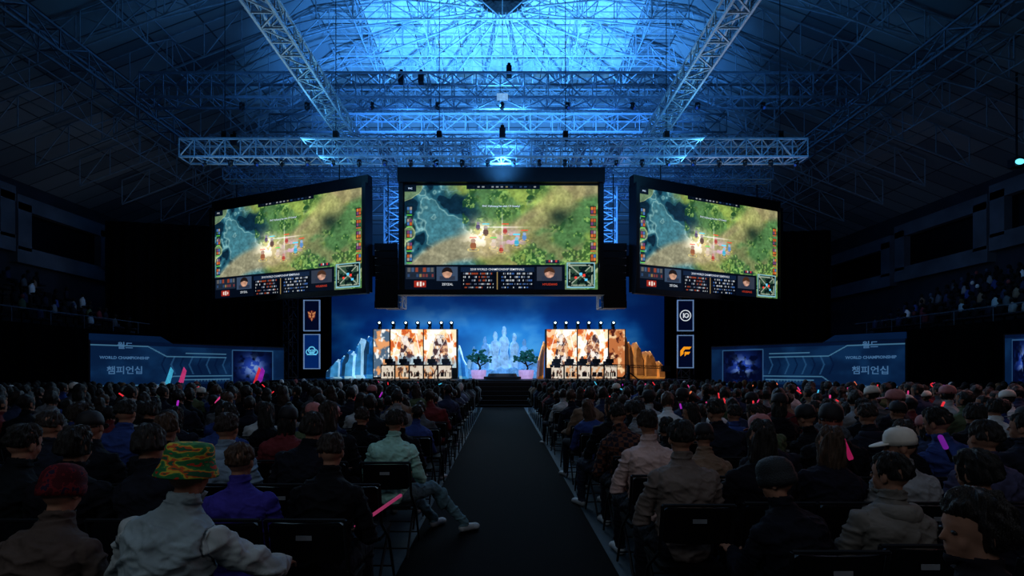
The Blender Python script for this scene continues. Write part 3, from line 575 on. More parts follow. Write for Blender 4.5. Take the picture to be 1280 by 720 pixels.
# ------------------------------------------------------------------ side LED banners
def ledart(seed,flip):
    def f(u,v):
        if flip: u=1-u
        n=fbm(u*8,v*2.5,seed,4)
        c=np.zeros(u.shape+(3,))+np.array((18,42,78.)); c=mixc(c,(26,62,106),sst(.4,.7,n)*.8)
        c=mixc(c,(10,24,52),((v<.12)|(v>.94))*.8)
        for k in range(9):
            x0=.30+k*.045; a=x0+np.abs(v-.55)*.10; m=(u>a)&(u<a+.008)&(v>.34)&(v<.74); c=mixc(c,(54,104,152) if k%2 else (12,30,64),m*.7)
        def line(xa,va,xb,vb,col,w=.010,al=.8):
            t=np.clip((u-xa)/(xb-xa+1e-6),0,1); m=(np.abs(v-(va+(vb-va)*t))<w)&(u>=min(xa,xb))&(u<=max(xa,xb)); return mixc(c,col,m*al)
        for (xa,va,xb,vb) in((.0,.93,.24,.93),(.24,.93,.33,.72),(.33,.72,.64,.72),(.36,.30,.68,.30),(.30,.12,.36,.30),(.0,.12,.3,.12),(.42,.8,.64,.8),(.40,.22,.66,.22)):
            c=line(xa,va,xb,vb,(104,168,208),.012,.75)
        m=(np.abs(v-.2)<.03)&(((u*60)%1)<.4)&(u>.46)&(u<.64); c=mixc(c,(100,155,190),m*.5)
        box=(np.abs(u-.80)<.125)&(np.abs(v-.5)<.40); c=mixc(c,(7,14,44),box*.85)
        e=(np.abs(np.abs(u-.80)-.125)<.003)&(np.abs(v-.5)<.41)|((np.abs(np.abs(v-.5)-.405)<.012)&(np.abs(u-.80)<.127)); c=mixc(c,(80,135,185),e*.7)
        g=np.exp(-((u-.80)**2/.006+(v-.5)**2/.09)); c=mixc(c,(60,100,235),g*.95*sst(.36,.5,fbm(u*26,v*7,seed+3,3)))
        c=mixc(c,(170,205,255),g**2*.9*sst(.48,.58,fbm(u*34,v*10,seed+8,3)))
        return c*.74
    return f
M_nav=nmat("navy_led_section",(6,12,26),emit=(13,31,58),es=.75,vary=.15,scale=1,spec=.05)
def ledbanner(BL,BR,zt,zb,flip,label):
    BL=Vector((BL[0],BL[1],zb)); BR=Vector((BR[0],BR[1],zb)); U=BR-BL; u=U.normalized(); N=u.cross(Vector((0,0,1))); H=zt-zb; c=(BL+BR)/2; L=U.length
    o=top("led_banner_wall",label,"banner wall",None,c,"blue led banner walls")
    R=Matrix((u,-N,Vector((0,0,1)))).transposed(); b=MB(); b.box((0,0,H/2),(L+.1,.2,H+.1),R)
    for s in(-.4,0,.4): b.box(u*(s*L)-N*.2+Vector((0,0,-zb/2+.2)),(.1,.1,zb+.4),R)
    child("panel_frame",o,b.mesh("panel_frame",[M_plastic]))
    sx=-1 if not flip else 1
    b=MB(); Z=Vector((0,0,1)); b.prism([u*(sx*L*.5)+Z*H+N*.1,u*(sx*L*.14)+Z*H+N*.1,u*(sx*L*.2)+Z*(H+.3)+N*.1,u*(sx*L*.5)+Z*(H+.3)+N*.1],-N*.15)
    child("raised_section",o,b.mesh("raised_section",[M_nav]),label="raised angled navy section")
    child("led_surface",o,paint("led_surface",BL+N*.12-c,U,(0,0,H),340,90,ledart(4+flip,flip),M_e1))
    pos=.14 if not flip else .86
    k=min(1,L/8)
    for t,s,vv in(("월드",.30,.92),("WORLD CHAMPIONSHIP",.155,.68),("챔피언십",.35,.42)):
        child("lettering",o,text_mesh(t,s*k,M_tb,bold=.006),basis(u,(0,0,1),U*(pos-.5)+Vector((0,0,H*vv))+N*.15))
ledbanner((-16.3,20.2),(-11.6,27),2.78,.75,False,"blue led banner wall with pale championship lettering and emblem")
ledbanner((10.7,26),(15.3,19.4),2.78,.75,True,"blue led banner wall with pale championship lettering and emblem")
ledbanner((18.3,18.6),(19.6,16.4),2.9,.9,True,"short blue led banner wall beside the seating")

# ------------------------------------------------------------------ drapes, grandstands, wall features
def drape(x0,y0,x1,y1,z0,z1,label):
    b=MB(); n=int(math.hypot(x1-x0,y1-y0)/.12); nx=-(y1-y0);ny=(x1-x0);L=math.hypot(nx,ny);nx/=L;ny/=L; vs=[]
    for k,z in enumerate((z0,z1)):
        for i in range(n+1):
            t=i/n; a=.07*math.sin(i*1.1)+.04*math.sin(i*.37); vs.append((x0+(x1-x0)*t+nx*a,y0+(y1-y0)*t+ny*a,z))
    b.add(vs,[(i,i+1,n+2+i,n+1+i) for i in range(n)]); top("black_drape",label,"curtain",b.mesh("black_drape",[M_black]),group="black masking drapes")
drape(-26,33.5,-12,36.5,0,11.4,"tall black masking curtain beside the stage"); drape(12,36.5,22.5,35,0,11.2,"tall black masking curtain beside the stage")
drape(-12,36.5,12,36.6,0,9.8,"tall black masking curtain behind the stage")
drape(-21.8,-8,-21.8,32,0,3.8,"black curtain covering the lower stand wall"); drape(21.8,-8,21.8,32,0,3.8,"black curtain covering the lower stand wall")
def shirt_color():
    return random.choices([(18,19,24),(28,30,40),(40,48,70),(70,74,80),(110,112,116),(150,156,160),(90,40,44),(70,80,60),(44,60,110),(190,196,200),(110,90,76)],[34,20,10,8,6,4,4,4,5,3,4])[0]
def crowdblob(name,label,pts,bright=1):
    b=MB(); cols=[]
    for (x,y,z,face) in pts:
        n0=len(b.v); s=random.uniform(.93,1.07)
        R=Matrix.Rotation(face,3,'Z')
        b.loft([[Vector((x,y,z))+R@Vector((rx*s*math.cos(2*PI*i/8),oy+ry*s*math.sin(2*PI*i/8),zz*s)) for i in range(8)] for rx,ry,zz,oy in((.18,.13,0,0),(.18,.13,.3,0),(.21,.12,.45,-.02),(.12,.09,.55,0),(.05,.05,.59,.0),(.05,.05,.63,.02))])
        n1=len(b.v); 
        b.ell(Vector((x,y,z+.73*s))+R@Vector((0,.03,0)),(.080,.096,.117),nu=8,nv=6)
        if random.random()<.3: b.ell(Vector((x,y,z+.66*s))+R@Vector((0,-.03,0)),(.092,.07,.16),nu=8,nv=5)
        n2=len(b.v)
        for sd in(-1,1): b.tube(Vector((x,y,z+.07))+R@Vector((sd*.1,0,0)),Vector((x,y,z+.07))+R@Vector((sd*.14,.42,.0)),.08,.06,n=6)
        n3=len(b.v)
        sc_=np.array(lin(shirt_color()))*bright; hr=np.array((.006,.005,.005)) if random.random()<.9 else np.array(lin(random.choice([(190,190,190),(120,60,60),(90,70,50),(60,70,90)])))
        cols+= [sc_]*(n1-n0)+[hr]*(n2-n1)+[np.array((.01,.012,.02))]*(n3-n2)
    me=b.mesh(name,[M_col],smooth=True); ca=me.color_attributes.new("Col",'FLOAT_COLOR','POINT')
    ca.data.foreach_set("color",np.concatenate([np.array(cols),np.ones((len(cols),1))],1).astype(np.float32).ravel())
    return top(name,label,"crowd",me,kind="stuff")
for s in(-1,1):
    b=MB()
    for k in range(8):
        x0=22+k*.95; z=3.6+k*.45; b.box((s*(x0+.475),11,z/2),(.95,42,z))
    top("grandstand","stepped concrete grandstand along the hall side","grandstand",b.mesh("grandstand",[M_wall]),group="side grandstands")
    b=MB(); b.tube((s*22.05,-9,4.5),(s*22.05,32,4.5),.03); 
    for k in range(21): b.tube((s*22.05,-9+2*k,3.6),(s*22.05,-9+2*k,4.5),.02)
    top("guard_rail","thin metal guard rail along the stand front","railing",b.mesh("guard_rail",[M_steeld]),group="stand guard rails")
    pts=[]
    for k in range(7):
        for i in range(46):
            y=4+i*.6
            if random.random()<(.9 if s>0 else .5) and y<31.5: pts.append((s*(22.55+k*.95),y+random.uniform(-.08,.08),3.6+k*.45+.42,s*PI/2-s*.2))
    crowdblob("seated_crowd","dim rows of spectators filling the side stand",pts,bright=1.1)
    b=MB()
    for k in range(7):
        for i in range(56): b.box((s*(22.5+k*.95),3+i*.5,3.6+k*.45+.2),(.4,.4,.4)); 
    top("stand_seats","rows of dark fixed seats on the stand","seating",b.mesh("stand_seats",[M_plastic]),kind="stuff")
    for k,(y0,y1,z0,z1) in enumerate([(24,30.5,9.6,12.3),(31.6,38,9.0,11.9),(39.4,47,8.8,11.4)]):
        b=MB(); x=s*29.8; t=.9
        b.box((x,(y0+y1)/2,z1),(.7,y1-y0+1,t)); b.box((x,(y0+y1)/2,z0-.3),(.7,y1-y0+1,1.0)); b.box((x,y0,(z0+z1)/2),(.7,t,z1-z0)); b.box((x,y1,(z0+z1)/2),(.7,t,z1-z0))
        b.cur=1; b.box((s*29.96,(y0+y1)/2,(z0+z1)/2),(.08,y1-y0,z1-z0))
        struct("window_%d"%(2+k+(0 if s<0 else 3)),b.mesh("suite_window",[M_wallp,M_glassd]),"pale concrete framed opening high on the wall")
o=top("wall_floodlight","bright cyan floodlight on a hanging bracket","floodlight",None,(23.8,23.7,11.2))
b=MB(); b.box((0,0,0),(.5,.35,.4)); b.tube((0,0,.2),(0,0,4.2),.04); child("housing",o,b.mesh("housing",[M_blackmetal]))
b=MB(); b.ell((-.05,-.2,0),(.2,.1,.13)); child("lens",o,b.mesh("lens",[nmat("cyan_flood_lens",(60,180,220),emit=(110,225,250),es=1.6,vary=.05)]))

# ------------------------------------------------------------------ people
def figure(p,voxel,lod=False):
    mb=MB(); sg=[]
    lean=p.get('lean',0.0); side=p.get('side',0.0)
    z0=.52
    P=Vector((0,0,z0)); N=Vector((side,lean,z0+.52)); sp=(N-P)
    ax=sp.normalized(); rt=Vector((1,0,0)); rt=(rt-ax*rt.dot(ax)).normalized(); fw=ax.cross(rt)
    tw=p.get('twist',0.)
    rings=[]
    for t,rx,ry,oy in((-.14,.10,.08,0),(-.10,.15,.115,0),(0,.172,.13,0),(.2,.160,.122,0),(.42,.158,.118,-.012),(.62,.172,.12,-.026),(.76,.184,.114,-.034),(.85,.172,.095,-.03),(.92,.135,.078,-.02),(.975,.088,.066,-.008),(1.04,.054,.054,0)):
        c=P+sp*t; a0=tw*max(0,t)
        r2=rt*math.cos(a0)+fw*math.sin(a0); f2=fw*math.cos(a0)-rt*math.sin(a0)
        rings.append([c+f2*oy+r2*(rx*math.cos(2*PI*i/20))+f2*(ry*math.sin(2*PI*i/20)) for i in range(20)])
    mb.loft(rings)
    sg.append((P,P+sp*.92,.15,'shirt')); sg.append((P+Vector((-.08,.02,-.03)),P+Vector((.08,.02,-.03)),.12,'pants'))
    r2=rt*math.cos(tw)+fw*math.sin(tw)
    for sd,key in((-1,'L'),(1,'R')):
        S=P+sp*.79+r2*(sd*.17)-fw*.012; E=Vector(p.get('E'+key,(sd*.235,.03,.74))); W=Vector(p.get('W'+key,(sd*.14,.30,.66)))
        E=E+Vector((side*.5,lean*.7,0)); W=W+Vector((0,lean*.5,0))
        d=(E-S); E=S+d.normalized()*.285; d=(W-E); W=E+d.normalized()*.25
        mb.ell(S,(.054,.056,.052)); mb.caps(S,.050,E,.040); mb.caps(E,.040,W,.027)
        sg.append((S,E,.05,'sleeve')); sg.append((E,W,.035,'skin' if p.get('short') else 'sleeve'))
        hd=(W-E).normalized(); hd=(hd+Vector((0,.25,-.1))).normalized()
        acr=hd.cross(Vector((0,0,1))); acr=acr.normalized() if acr.length>.05 else Vector((1,0,0)); up=acr.cross(hd).normalized()
        Rm=Matrix((acr,hd,up)).transposed()
        mb.ell(W+hd*.045,(.04,.055,.02),Rm); 
        if not lod:
            for k,(o_,l) in enumerate(((-.031,.062),(-.0105,.074),(.0105,.07),(.031,.055))):
                a=W+hd*.085+acr*o_; bq=a+hd*(l*.55)-up*.006+acr*o_*.15; cq=bq+(hd*.7-up*.7).normalized()*l*.5
                mb.caps(a,.0095,bq,.009,n=8); mb.caps(bq,.009,cq,.0078,n=8)
            a=W+hd*.03-acr*(sd*.034); bq=a+(hd*.6-acr*sd*.8).normalized()*.04; cq=bq+(hd*.9-acr*sd*.3).normalized()*.03
            mb.caps(a,.012,bq,.0105,n=8); mb.caps(bq,.0105,cq,.009,n=8)
        sg.append((W+hd*.01,W+hd*.15,.04,'skin'))
        Hh=P+Vector((sd*.09,.02,-.01)); K=Vector(p.get('K'+key,(sd*.15,.43,.51))); A=Vector(p.get('A'+key,(sd*.15,.44,.09)))
        fd=Vector(p.get('F'+key,(sd*.15,1,0))).normalized()
        mb.caps(Hh,.09,K,.058); mb.caps(K,.056,A,.036)
        mid=K.lerp(A,.3)+Vector((0,-.015,0)); mb.ell(mid,(.053,.056,.1))
        mb.caps(A+Vector((0,0,-.045))-fd*.03,.038,A+fd*.13+Vector((0,0,-.055)),.032); mb.ell(A+fd*.13+Vector((0,0,-.055)),(.045,.05,.028))
        sg.append((Hh,K,.075,'pants')); sg.append((K,A+Vector((0,0,.02)),.045,'pants')); sg.append((A+Vector((0,0,-.06)),A+fd*.17+Vector((0,0,-.06)),.035,'shoe'))
    hf=p.get('hf',.03)
    H=N+Vector((side*.3+p.get('hs',0),hf,.158)); HM=Matrix.Translation(H)@Matrix.Rotation(p.get('hy',0),4,'Z')@Matrix.Rotation(p.get('hx',0),4,'X')@Matrix.Rotation(p.get('hr',0),4,'Y')@Matrix.Scale(.94,4)
    R3=HM.to_3x3()
    mb.caps(N-ax*.03,.053,H+Vector((0,-.02,-.07)),.047); sg.append((N+ax*.02,H+Vector((0,-.01,-.07)),.05,'skin'))
    def hl(*q): return HM@Vector(q)
    mb.ell(hl(0,-.01,.02),(.075,.095,.098),R3,nu=20,nv=14); mb.ell(hl(0,.02,-.045),(.058,.066,.075),R3)
    if lod: 
        mb.ell(hl(0,-.02,.033),(.084,.098,.10),R3)
        for sd in(-1,1): mb.ell(hl(sd*.08,-.005,-.02),(.013,.022,.034),R3)
        if p.get('longh'): mb.ell(hl(0,-.05,-.09),(.095,.065,.15),R3)
    else:
        mb.ell(hl(0,.066,-.095),(.022,.018,.018),R3); mb.caps(hl(0,.083,.0),.007,hl(0,.098,-.028),.010,n=8); mb.ell(hl(0,.081,-.062),(.020,.008,.005),R3); mb.ell(hl(0,.079,-.073),(.016,.009,.005),R3)
        mb.ell(hl(0,.077,.026),(.040,.007,.006),R3)
        for sd in(-1,1): mb.ell(hl(sd*.078,-.005,-.015),(.010,.019,.031),R3); mb.ell(hl(sd*.034,.056,-.038),(.022,.018,.026),R3)
    sg.append((hl(0,0,-.04),hl(0,0,.04),.09,'skin'))
    me0=mb.mesh("tmp",[]); ob=bpy.data.objects.new("tmp",me0); COL.objects.link(ob)
    md=ob.modifiers.new("r",'REMESH'); md.mode='VOXEL'; md.voxel_size=voxel
    sm=ob.modifiers.new("s",'SMOOTH'); sm.factor=.5; sm.iterations=4 if not lod else 1
    dg=bpy.context.evaluated_depsgraph_get(); me=bpy.data.meshes.new_from_object(ob.evaluated_get(dg)); bpy.data.objects.remove(ob); bpy.data.meshes.remove(me0)
    nf=len(me.polygons); ctr=np.empty(nf*3,np.float32); me.polygons.foreach_get("center",ctr); ctr=ctr.reshape(-1,3)
    best=np.full(nf,1e9); reg=np.zeros(nf,int); names=['skin','shirt','pants','shoe','hair','sleeve']
    for a,b_,r,nm in sg:
        a=np.array(a);b_=np.array(b_); d=b_-a; t=np.clip(((ctr-a)@d)/(d@d),0,1); dist=np.linalg.norm(ctr-(a+t[:,None]*d),axis=1)-r
        k=dist<best; best[k]=dist[k]; reg[k]=names.index(nm)
    if lod:
        inv=np.array(HM.inverted()); loc=np.c_[ctr,np.ones(nf)]@inv.T; rr=np.linalg.norm(loc[:,:3],axis=1)
        jag=np.array([mnoise.noise(Vector((float(q[0])*40,float(q[1])*40,0))) for q in loc])*.03
        isear=(np.abs(loc[:,0])>.082)&(loc[:,2]<.012)&(loc[:,2]>-.06)&(np.abs(loc[:,1])<.03)
        k=(rr<.17)&(reg==0)&(((loc[:,1]<.035)&(loc[:,2]>-.07+jag))|(loc[:,2]>.065+jag))&~isear; reg[k]=4
        if p.get('longh'): k=(rr<.3)&(loc[:,1]<.02)&(loc[:,2]>-.25)&(np.abs(loc[:,0])<.11)&(np.linalg.norm((loc[:,:3]-np.array((0,-.05,-.09)))/np.array((.1,.075,.165)),axis=1)<1.1); reg[k]=4
        reg[reg==5]=1
        # tousle hair and crease clothes
        hv=set(); sv=set()
        for pidx in np.where(reg==4)[0]: hv.update(me.polygons[int(pidx)].vertices)
        for pidx in np.where(reg==1)[0]: sv.update(me.polygons[int(pidx)].vertices)
        nr=[Vector(v.normal) for v in me.vertices]
        for i in hv:
            v=me.vertices[i]; q=v.co; v.co=q+nr[i]*(mnoise.noise(Vector((q.x*26,q.y*26,q.z*12)))*.016+mnoise.noise(Vector((q.x*55,q.y*55,q.z*25)))*.009)
        for i in sv:
            v=me.vertices[i]; q=v.co; v.co=q+nr[i]*(max(0,1-abs(mnoise.noise(Vector((q.x*6+q.z*5,q.y*6,q.z*11-q.x*4))))*3.5)*.014)
    me.polygons.foreach_set("use_smooth",[True]*nf)
    return me,reg,HM
def submesh(me,reg,rs,name,mat,push,wr=.004):
    nf=len(me.polygons); nv=len(me.vertices)
    co_=np.empty(nv*3,np.float32); me.vertices.foreach_get("co",co_); co_=co_.reshape(-1,3)
    no=np.empty(nv*3,np.float32); me.vertices.foreach_get("normal",no); no=no.reshape(-1,3)
    lt=np.empty(nf,np.int32); me.polygons.foreach_get("loop_total",lt)
    vi=np.empty(len(me.loops),np.int32); me.loops.foreach_get("vertex_index",vi)
    starts=np.concatenate([[0],np.cumsum(lt)[:-1]])
    inside=np.zeros(nv,bool); outside=np.zeros(nv,bool); faces=[]
    ins=np.isin(reg,rs)
    for f in range(nf):
        vs=vi[starts[f]:starts[f]+lt[f]]
        if ins[f]: faces.append(vs); inside[vs]=True
        else: outside[vs]=True
    edge=inside&outside
    ids=np.where(inside)[0]; mp=np.full(nv,-1); mp[ids]=np.arange(len(ids))
    P=co_[ids].copy(); wv=[]
    for q in P:
        x,y,z=float(q[0]),float(q[1]),float(q[2])
        n1=mnoise.noise(Vector((x*6+z*5,y*6,z*11-x*4))); n2=mnoise.noise(Vector((x*14+3,y*14,z*24+x*9)))
        wv.append(max(0,1-abs(n1)*3.6)*1.4+max(0,1-abs(n2)*3)*.7-.3)
    wv=np.array(wv)
    amt=np.where(edge[ids],.006,push+wr*wv)
    P+=no[ids]*amt[:,None]
    m2=bpy.data.meshes.new(name); m2.from_pydata(P.tolist(),[],[mp[f].tolist() for f in faces]); m2.materials.append(mat); m2.polygons.foreach_set("use_smooth",[True]*len(faces)); m2.update(); return m2
def hair_mesh(style,seed):
    nu,nv_=110,56; vs=[];fs=[]
    for j in range(nv_+1):
        th=PI*j/nv_
        for i in range(nu):
            ph=2*PI*i/nu; d=Vector((math.sin(th)*math.cos(ph),math.sin(th)*math.sin(ph),math.cos(th)))
            cp,sp_=math.cos(ph),math.sin(ph); sw=min(1,math.sin(th)*1.6)
            tuft=mnoise.noise(Vector((cp*3.4,sp_*3.4,th*1.3+seed)))*.017*sw+mnoise.noise(Vector((cp*9,sp_*9,th*2.6+seed)))*.015*sw+mnoise.noise(Vector((cp*22,sp_*22,th*4+seed)))*.010*sw
            n=mnoise.noise(d*3+Vector((seed,0,0)))*.010+tuft
            rx,ry,rz=.086,.104,.115
            face=max(0,min(1,(d.y-.25)/.3))*max(0,min(1,(.45-d.z+n*14)/.25)); low=max(0,min(1,(-.28-d.z+n*10)/.25)) if style!='long' else 0
            ear=max(0,1-abs(d.y-.02)/.3)*max(0,min(1,(.02-d.z)/.2)) if style=='short' else 0
            k=1-.28*face-.45*low-.2*ear
            q=Vector((d.x*(rx+n)*k,d.y*(ry+n)*k-.012,d.z*(rz+n)*k+.020))
            if style=='long' and d.z<.1 and d.y<.35:
                dn=(.1-d.z)/1.1; q.z-=.20*dn; q.x*=1+.25*dn*(1-abs(dn-.5)); q.y=min(q.y,.03)-.02*dn
                if d.z<-.8: q.z+=.04
            if style=='medium' and d.z<0 and d.y<.3: q.z-=.03; q.x*=1.06; q.y*=1.04
            vs.append(q)
    for j in range(nv_):
        for i in range(nu): fs.append((j*nu+i,(j+1)*nu+i,(j+1)*nu+(i+1)%nu,j*nu+(i+1)%nu))
    b=MB(); b.add(vs,fs); return b.mesh("hair",[M_hair],smooth=True)
HAIR={'short':[hair_mesh('short',s) for s in(1,5,12,17)],'medium':[hair_mesh('medium',s) for s in(2,8,21)],'long':[hair_mesh('long',s) for s in(3,9)]}
def hat_mesh(kind,mat):
    b=MB()
    if kind=='bucket':
        b.lathe([(.0,.136),(.05,.135),(.078,.129),(.088,.118),(.092,.085),(.096,.052),(.098,.043),(.108,.02),(.118,-.008),(.117,-.013),(.106,.014),(.094,.034),(.087,.05)],(0,-.01,0),n=36)
        b.v=[(x*1.03,y*1.16,z) for x,y,z in b.v]
    elif kind=='beanie':
        n=60; b.loft([[Vector(((r+.0025*(i%2))*.93*math.cos(2*PI*i/n),(r+.0025*(i%2))*1.1*math.sin(2*PI*i/n)-.01,z)) for i in range(n)] for r,z in((.094,-.02),(.097,0),(.098,.03),(.093,.036),(.093,.06),(.086,.095),(.064,.124),(.032,.138),(.004,.142))])
    elif kind=='cap':
        n=32; b.loft([[Vector((r*.93*math.cos(2*PI*i/n),r*1.08*math.sin(2*PI*i/n)-.01,z)) for i in range(n)] for r,z in((.092,.015),(.095,.05),(.09,.085),(.075,.115),(.047,.134),(.012,.141),(.01,.148),(.002,.149))])
        R=[]
        for dz in(0,.008):
            R.append([Vector((.078*math.cos(a),.075+ .105*math.sin(a),.034-dz-.15*(max(0,math.sin(a))*.14))) for a in [PI*i/14 for i in range(15)]])
        b.loft(R)
    m=b.mesh(kind,[mat],smooth=True); return m
def rampmat(name,cols,scale,kind='NOISE',stretch=None):
    m=bpy.data.materials.new(name); m.use_nodes=True; nt=m.node_tree; bs=nt.nodes["Principled BSDF"]; bs.inputs["Roughness"].default_value=.85; bs.inputs["Specular IOR Level"].default_value=.1
    tc=nt.nodes.new("ShaderNodeTexCoord"); cr=nt.nodes.new("ShaderNodeValToRGB"); cr.color_ramp.interpolation='CONSTANT'
    vec=tc.outputs["Object"]
    if stretch: mp_=nt.nodes.new("ShaderNodeMapping"); mp_.inputs["Scale"].default_value=stretch; nt.links.new(vec,mp_.inputs[0]); vec=mp_.outputs[0]
    if kind=='NOISE': t=nt.nodes.new("ShaderNodeTexNoise"); t.inputs["Scale"].default_value=scale
    else: t=nt.nodes.new("ShaderNodeTexChecker"); t.inputs["Scale"].default_value=scale
    nt.links.new(vec,t.inputs["Vector"]); nt.links.new(t.outputs["Fac"],cr.inputs[0])
    el=cr.color_ramp.elements
    while len(el)<len(cols): el.new(.5)
    for i,(pz,c) in enumerate(cols): el[i].position=pz; el[i].color=(*lin(c),1)
    nt.links.new(cr.outputs[0],bs.inputs["Base Color"]); return m
M_camo=rampmat("patterned_hat",[(0,(160,50,36)),(.36,(40,92,56)),(.47,(56,116,64)),(.52,(178,150,56)),(.57,(170,80,44)),(.62,(40,84,60))],12,stretch=(1,1,2.4))
M_knit=rampmat("maroon_knit",[(0,(60,20,28)),(.5,(90,28,34)),(.6,(36,26,44))],30)
M_plaid=rampmat("plaid_shirt",[(0,(90,60,50)),(.5,(40,36,44))],22,'C')
HAT={'bucket':hat_mesh('bucket',M_camo),'beanie':hat_mesh('beanie',M_knit),'beanieg':hat_mesh('beanie',nmat("dark_teal_knit",(30,34,38),scale=30,bump=.4)),'cap':hat_mesh('cap',nmat("white_cap",(200,194,184),scale=20,vary=.08)),'capp':hat_mesh('cap',nmat("pink_cap",(160,100,100),scale=20)),'capk':hat_mesh('cap',nmat("black_cap",(24,24,28),scale=20))}
b=MB()
for s in(-1,1): b.ell((s*.03,.077,.0),(.013,.007,.006),nu=10,nv=6)
EYES=b.mesh("eyes",[nmat("eye",(20,14,12),.5)])
POSES=[dict(lean=.03,hx=-.04),dict(lean=-.02,WL=(-.05,.3,.7),WR=(.06,.31,.72),hx=-.05,hr=.1,hs=.015),dict(lean=.16,hx=-.25,WL=(-.08,.38,.62),WR=(.08,.38,.62)),
 dict(lean=.0,hy=.5,side=.03,hr=-.08),dict(lean=.04,hy=-.45,WL=(-.03,.22,.84),WR=(.12,.25,.8),hr=.06),dict(lean=.02,short=True,side=-.03),
 dict(lean=.0,short=True,KR=(.34,.38,.50),AR=(.66,.5,.10),FR=(.8,.6,0),KL=(.05,.44,.5),AL=(.32,.66,.1),FL=(.5,.8,0),side=.02),
 dict(lean=-.03,hy=1.3,hx=-.05,twist=.25,WL=(-.1,.3,.74),WR=(.0,.3,.78)),
 dict(lean=.1,side=-.08,hy=.85,hx=-.25,twist=.2,WL=(-.25,.3,.7),WR=(.0,.33,.7)),
 dict(lean=.09,side=.07,hx=-.12,hy=-.2,hr=.12,WL=(-.2,.3,.66),WR=(.2,.28,.64)),
 dict(lean=.06,side=-.08,hx=-.18,hy=.25,hr=-.14,twist=-.15,WL=(-.05,.26,.8),WR=(.1,.3,.64)),
 dict(lean=.10,side=.05,hx=-.1,hy=-.25,hr=.06,ER=(.36,.12,.76),WR=(.34,.4,.68),EL=(-.27,.08,.74),WL=(-.1,.36,.64)),
 dict(lean=.03,side=.0,hy=1.15,hx=-.12,WL=(-.05,.26,.8),WR=(.1,.3,.64))]
FIG={}
def getfig(i):
    if i in FIG: return FIG[i]
    me,reg,HM=figure(POSES[i],.0068)
    me.name="person"; me.materials.clear(); me.materials.append(M_skin)
    FIG[i]=(me,submesh(me,reg,[1,5],"shirt",M_cloth,.010,.010),submesh(me,reg,[2],"trousers",M_cloth,.008,.007),submesh(me,reg,[3],"shoes",M_shoe,.006,0),HM,reg); return FIG[i]
LOD=[]
for q in(POSES[0],POSES[1],POSES[2],POSES[3],POSES[4],POSES[5],POSES[9],POSES[10],POSES[12],dict(POSES[0],longh=True),dict(POSES[3],longh=True),dict(POSES[10],longh=True)):
    me,reg,HM=figure(q,.016,lod=True); me.name="person"; me.materials.clear()
    for m in(M_skin,M_cloth,M_jeans,M_shoe,M_hair): me.materials.append(m)
    me.polygons.foreach_set("material_index",reg.astype(np.int32)); LOD.append((me,HM))
print("figs",time.time()-T0)
def chair_parts():
    out=[]
    b=MB(); b.box((0,.03,.425),(.36,.40,.035)); b.box((0,.03,.425),(.40,.36,.028)); out.append(("seat",b)); 
    b=MB(); R=[]
    for z,y in((.60,-.20),(.62,-.203),(.70,-.22),(.78,-.235),(.81,-.24),(.825,-.243)):
        wdt={.60:.185,.825:.18}.get(z,.2)
        R.append([Vector((x*wdt,y-.03*(1-x*x)+dy,z)) for x,dy in[(-1,0),(-.5,0),(0,0),(.5,0),(1,0),(1,.02),(.5,.02),(0,.02),(-.5,.02),(-1,.02)]])
    b.loft(R); out.append(("backrest",b))
    for s in(-1,1):
        b=MB(); b.path([(s*.215,-.25,.84),(s*.215,-.19,.55),(s*.215,.06,.36),(s*.215,.24,.01)],.011); out.append(("front_leg",b))
        b=MB(); b.path([(s*.19,.16,.40),(s*.19,-.08,.2),(s*.19,-.24,.01)],.011); out.append(("rear_leg",b))
    b=MB(); b.tube((-.215,.2,.1),(.215,.2,.1),.008); out.append(("crossbar",b))
    b=MB(); b.tube((-.19,-.2,.08),(.19,-.2,.08),.008); out.append(("crossbar",b))
    b=MB(); b.tube((-.215,-.25,.84),(.215,-.25,.84),.011,n=6); out.append(("top_rail",b))
    return out
CP=chair_parts(); CPM=[(n,b.mesh(n,[M_plastic if n in("seat","backrest") else M_blackmetal])) for n,b in CP]
b=MB(); b.box((0,-.268,.75),(.085,.003,.026))
STK=b.mesh("number_label",[M_white])
b=MB()
for n,q in CP: b.add(q.v,q.f)
CHJ=b.mesh("folding_chair",[M_plastic])
nch=[0]
def chair(x,y,near,rot=0):
    if near:
        o=top("folding_chair","black metal folding chair with white number label on back","chair",None,(x,y,0),"black folding chairs",rot=rot)
        for n,m in CPM: child(n,o,m)
        child("number_label",o,STK,label="small white number sticker")
    else: o=top("folding_chair","black metal folding chair among the audience rows","chair",CHJ,(x,y,0),"black folding chairs",rot=rot)
    nch[0]+=1
GR="seated audience"
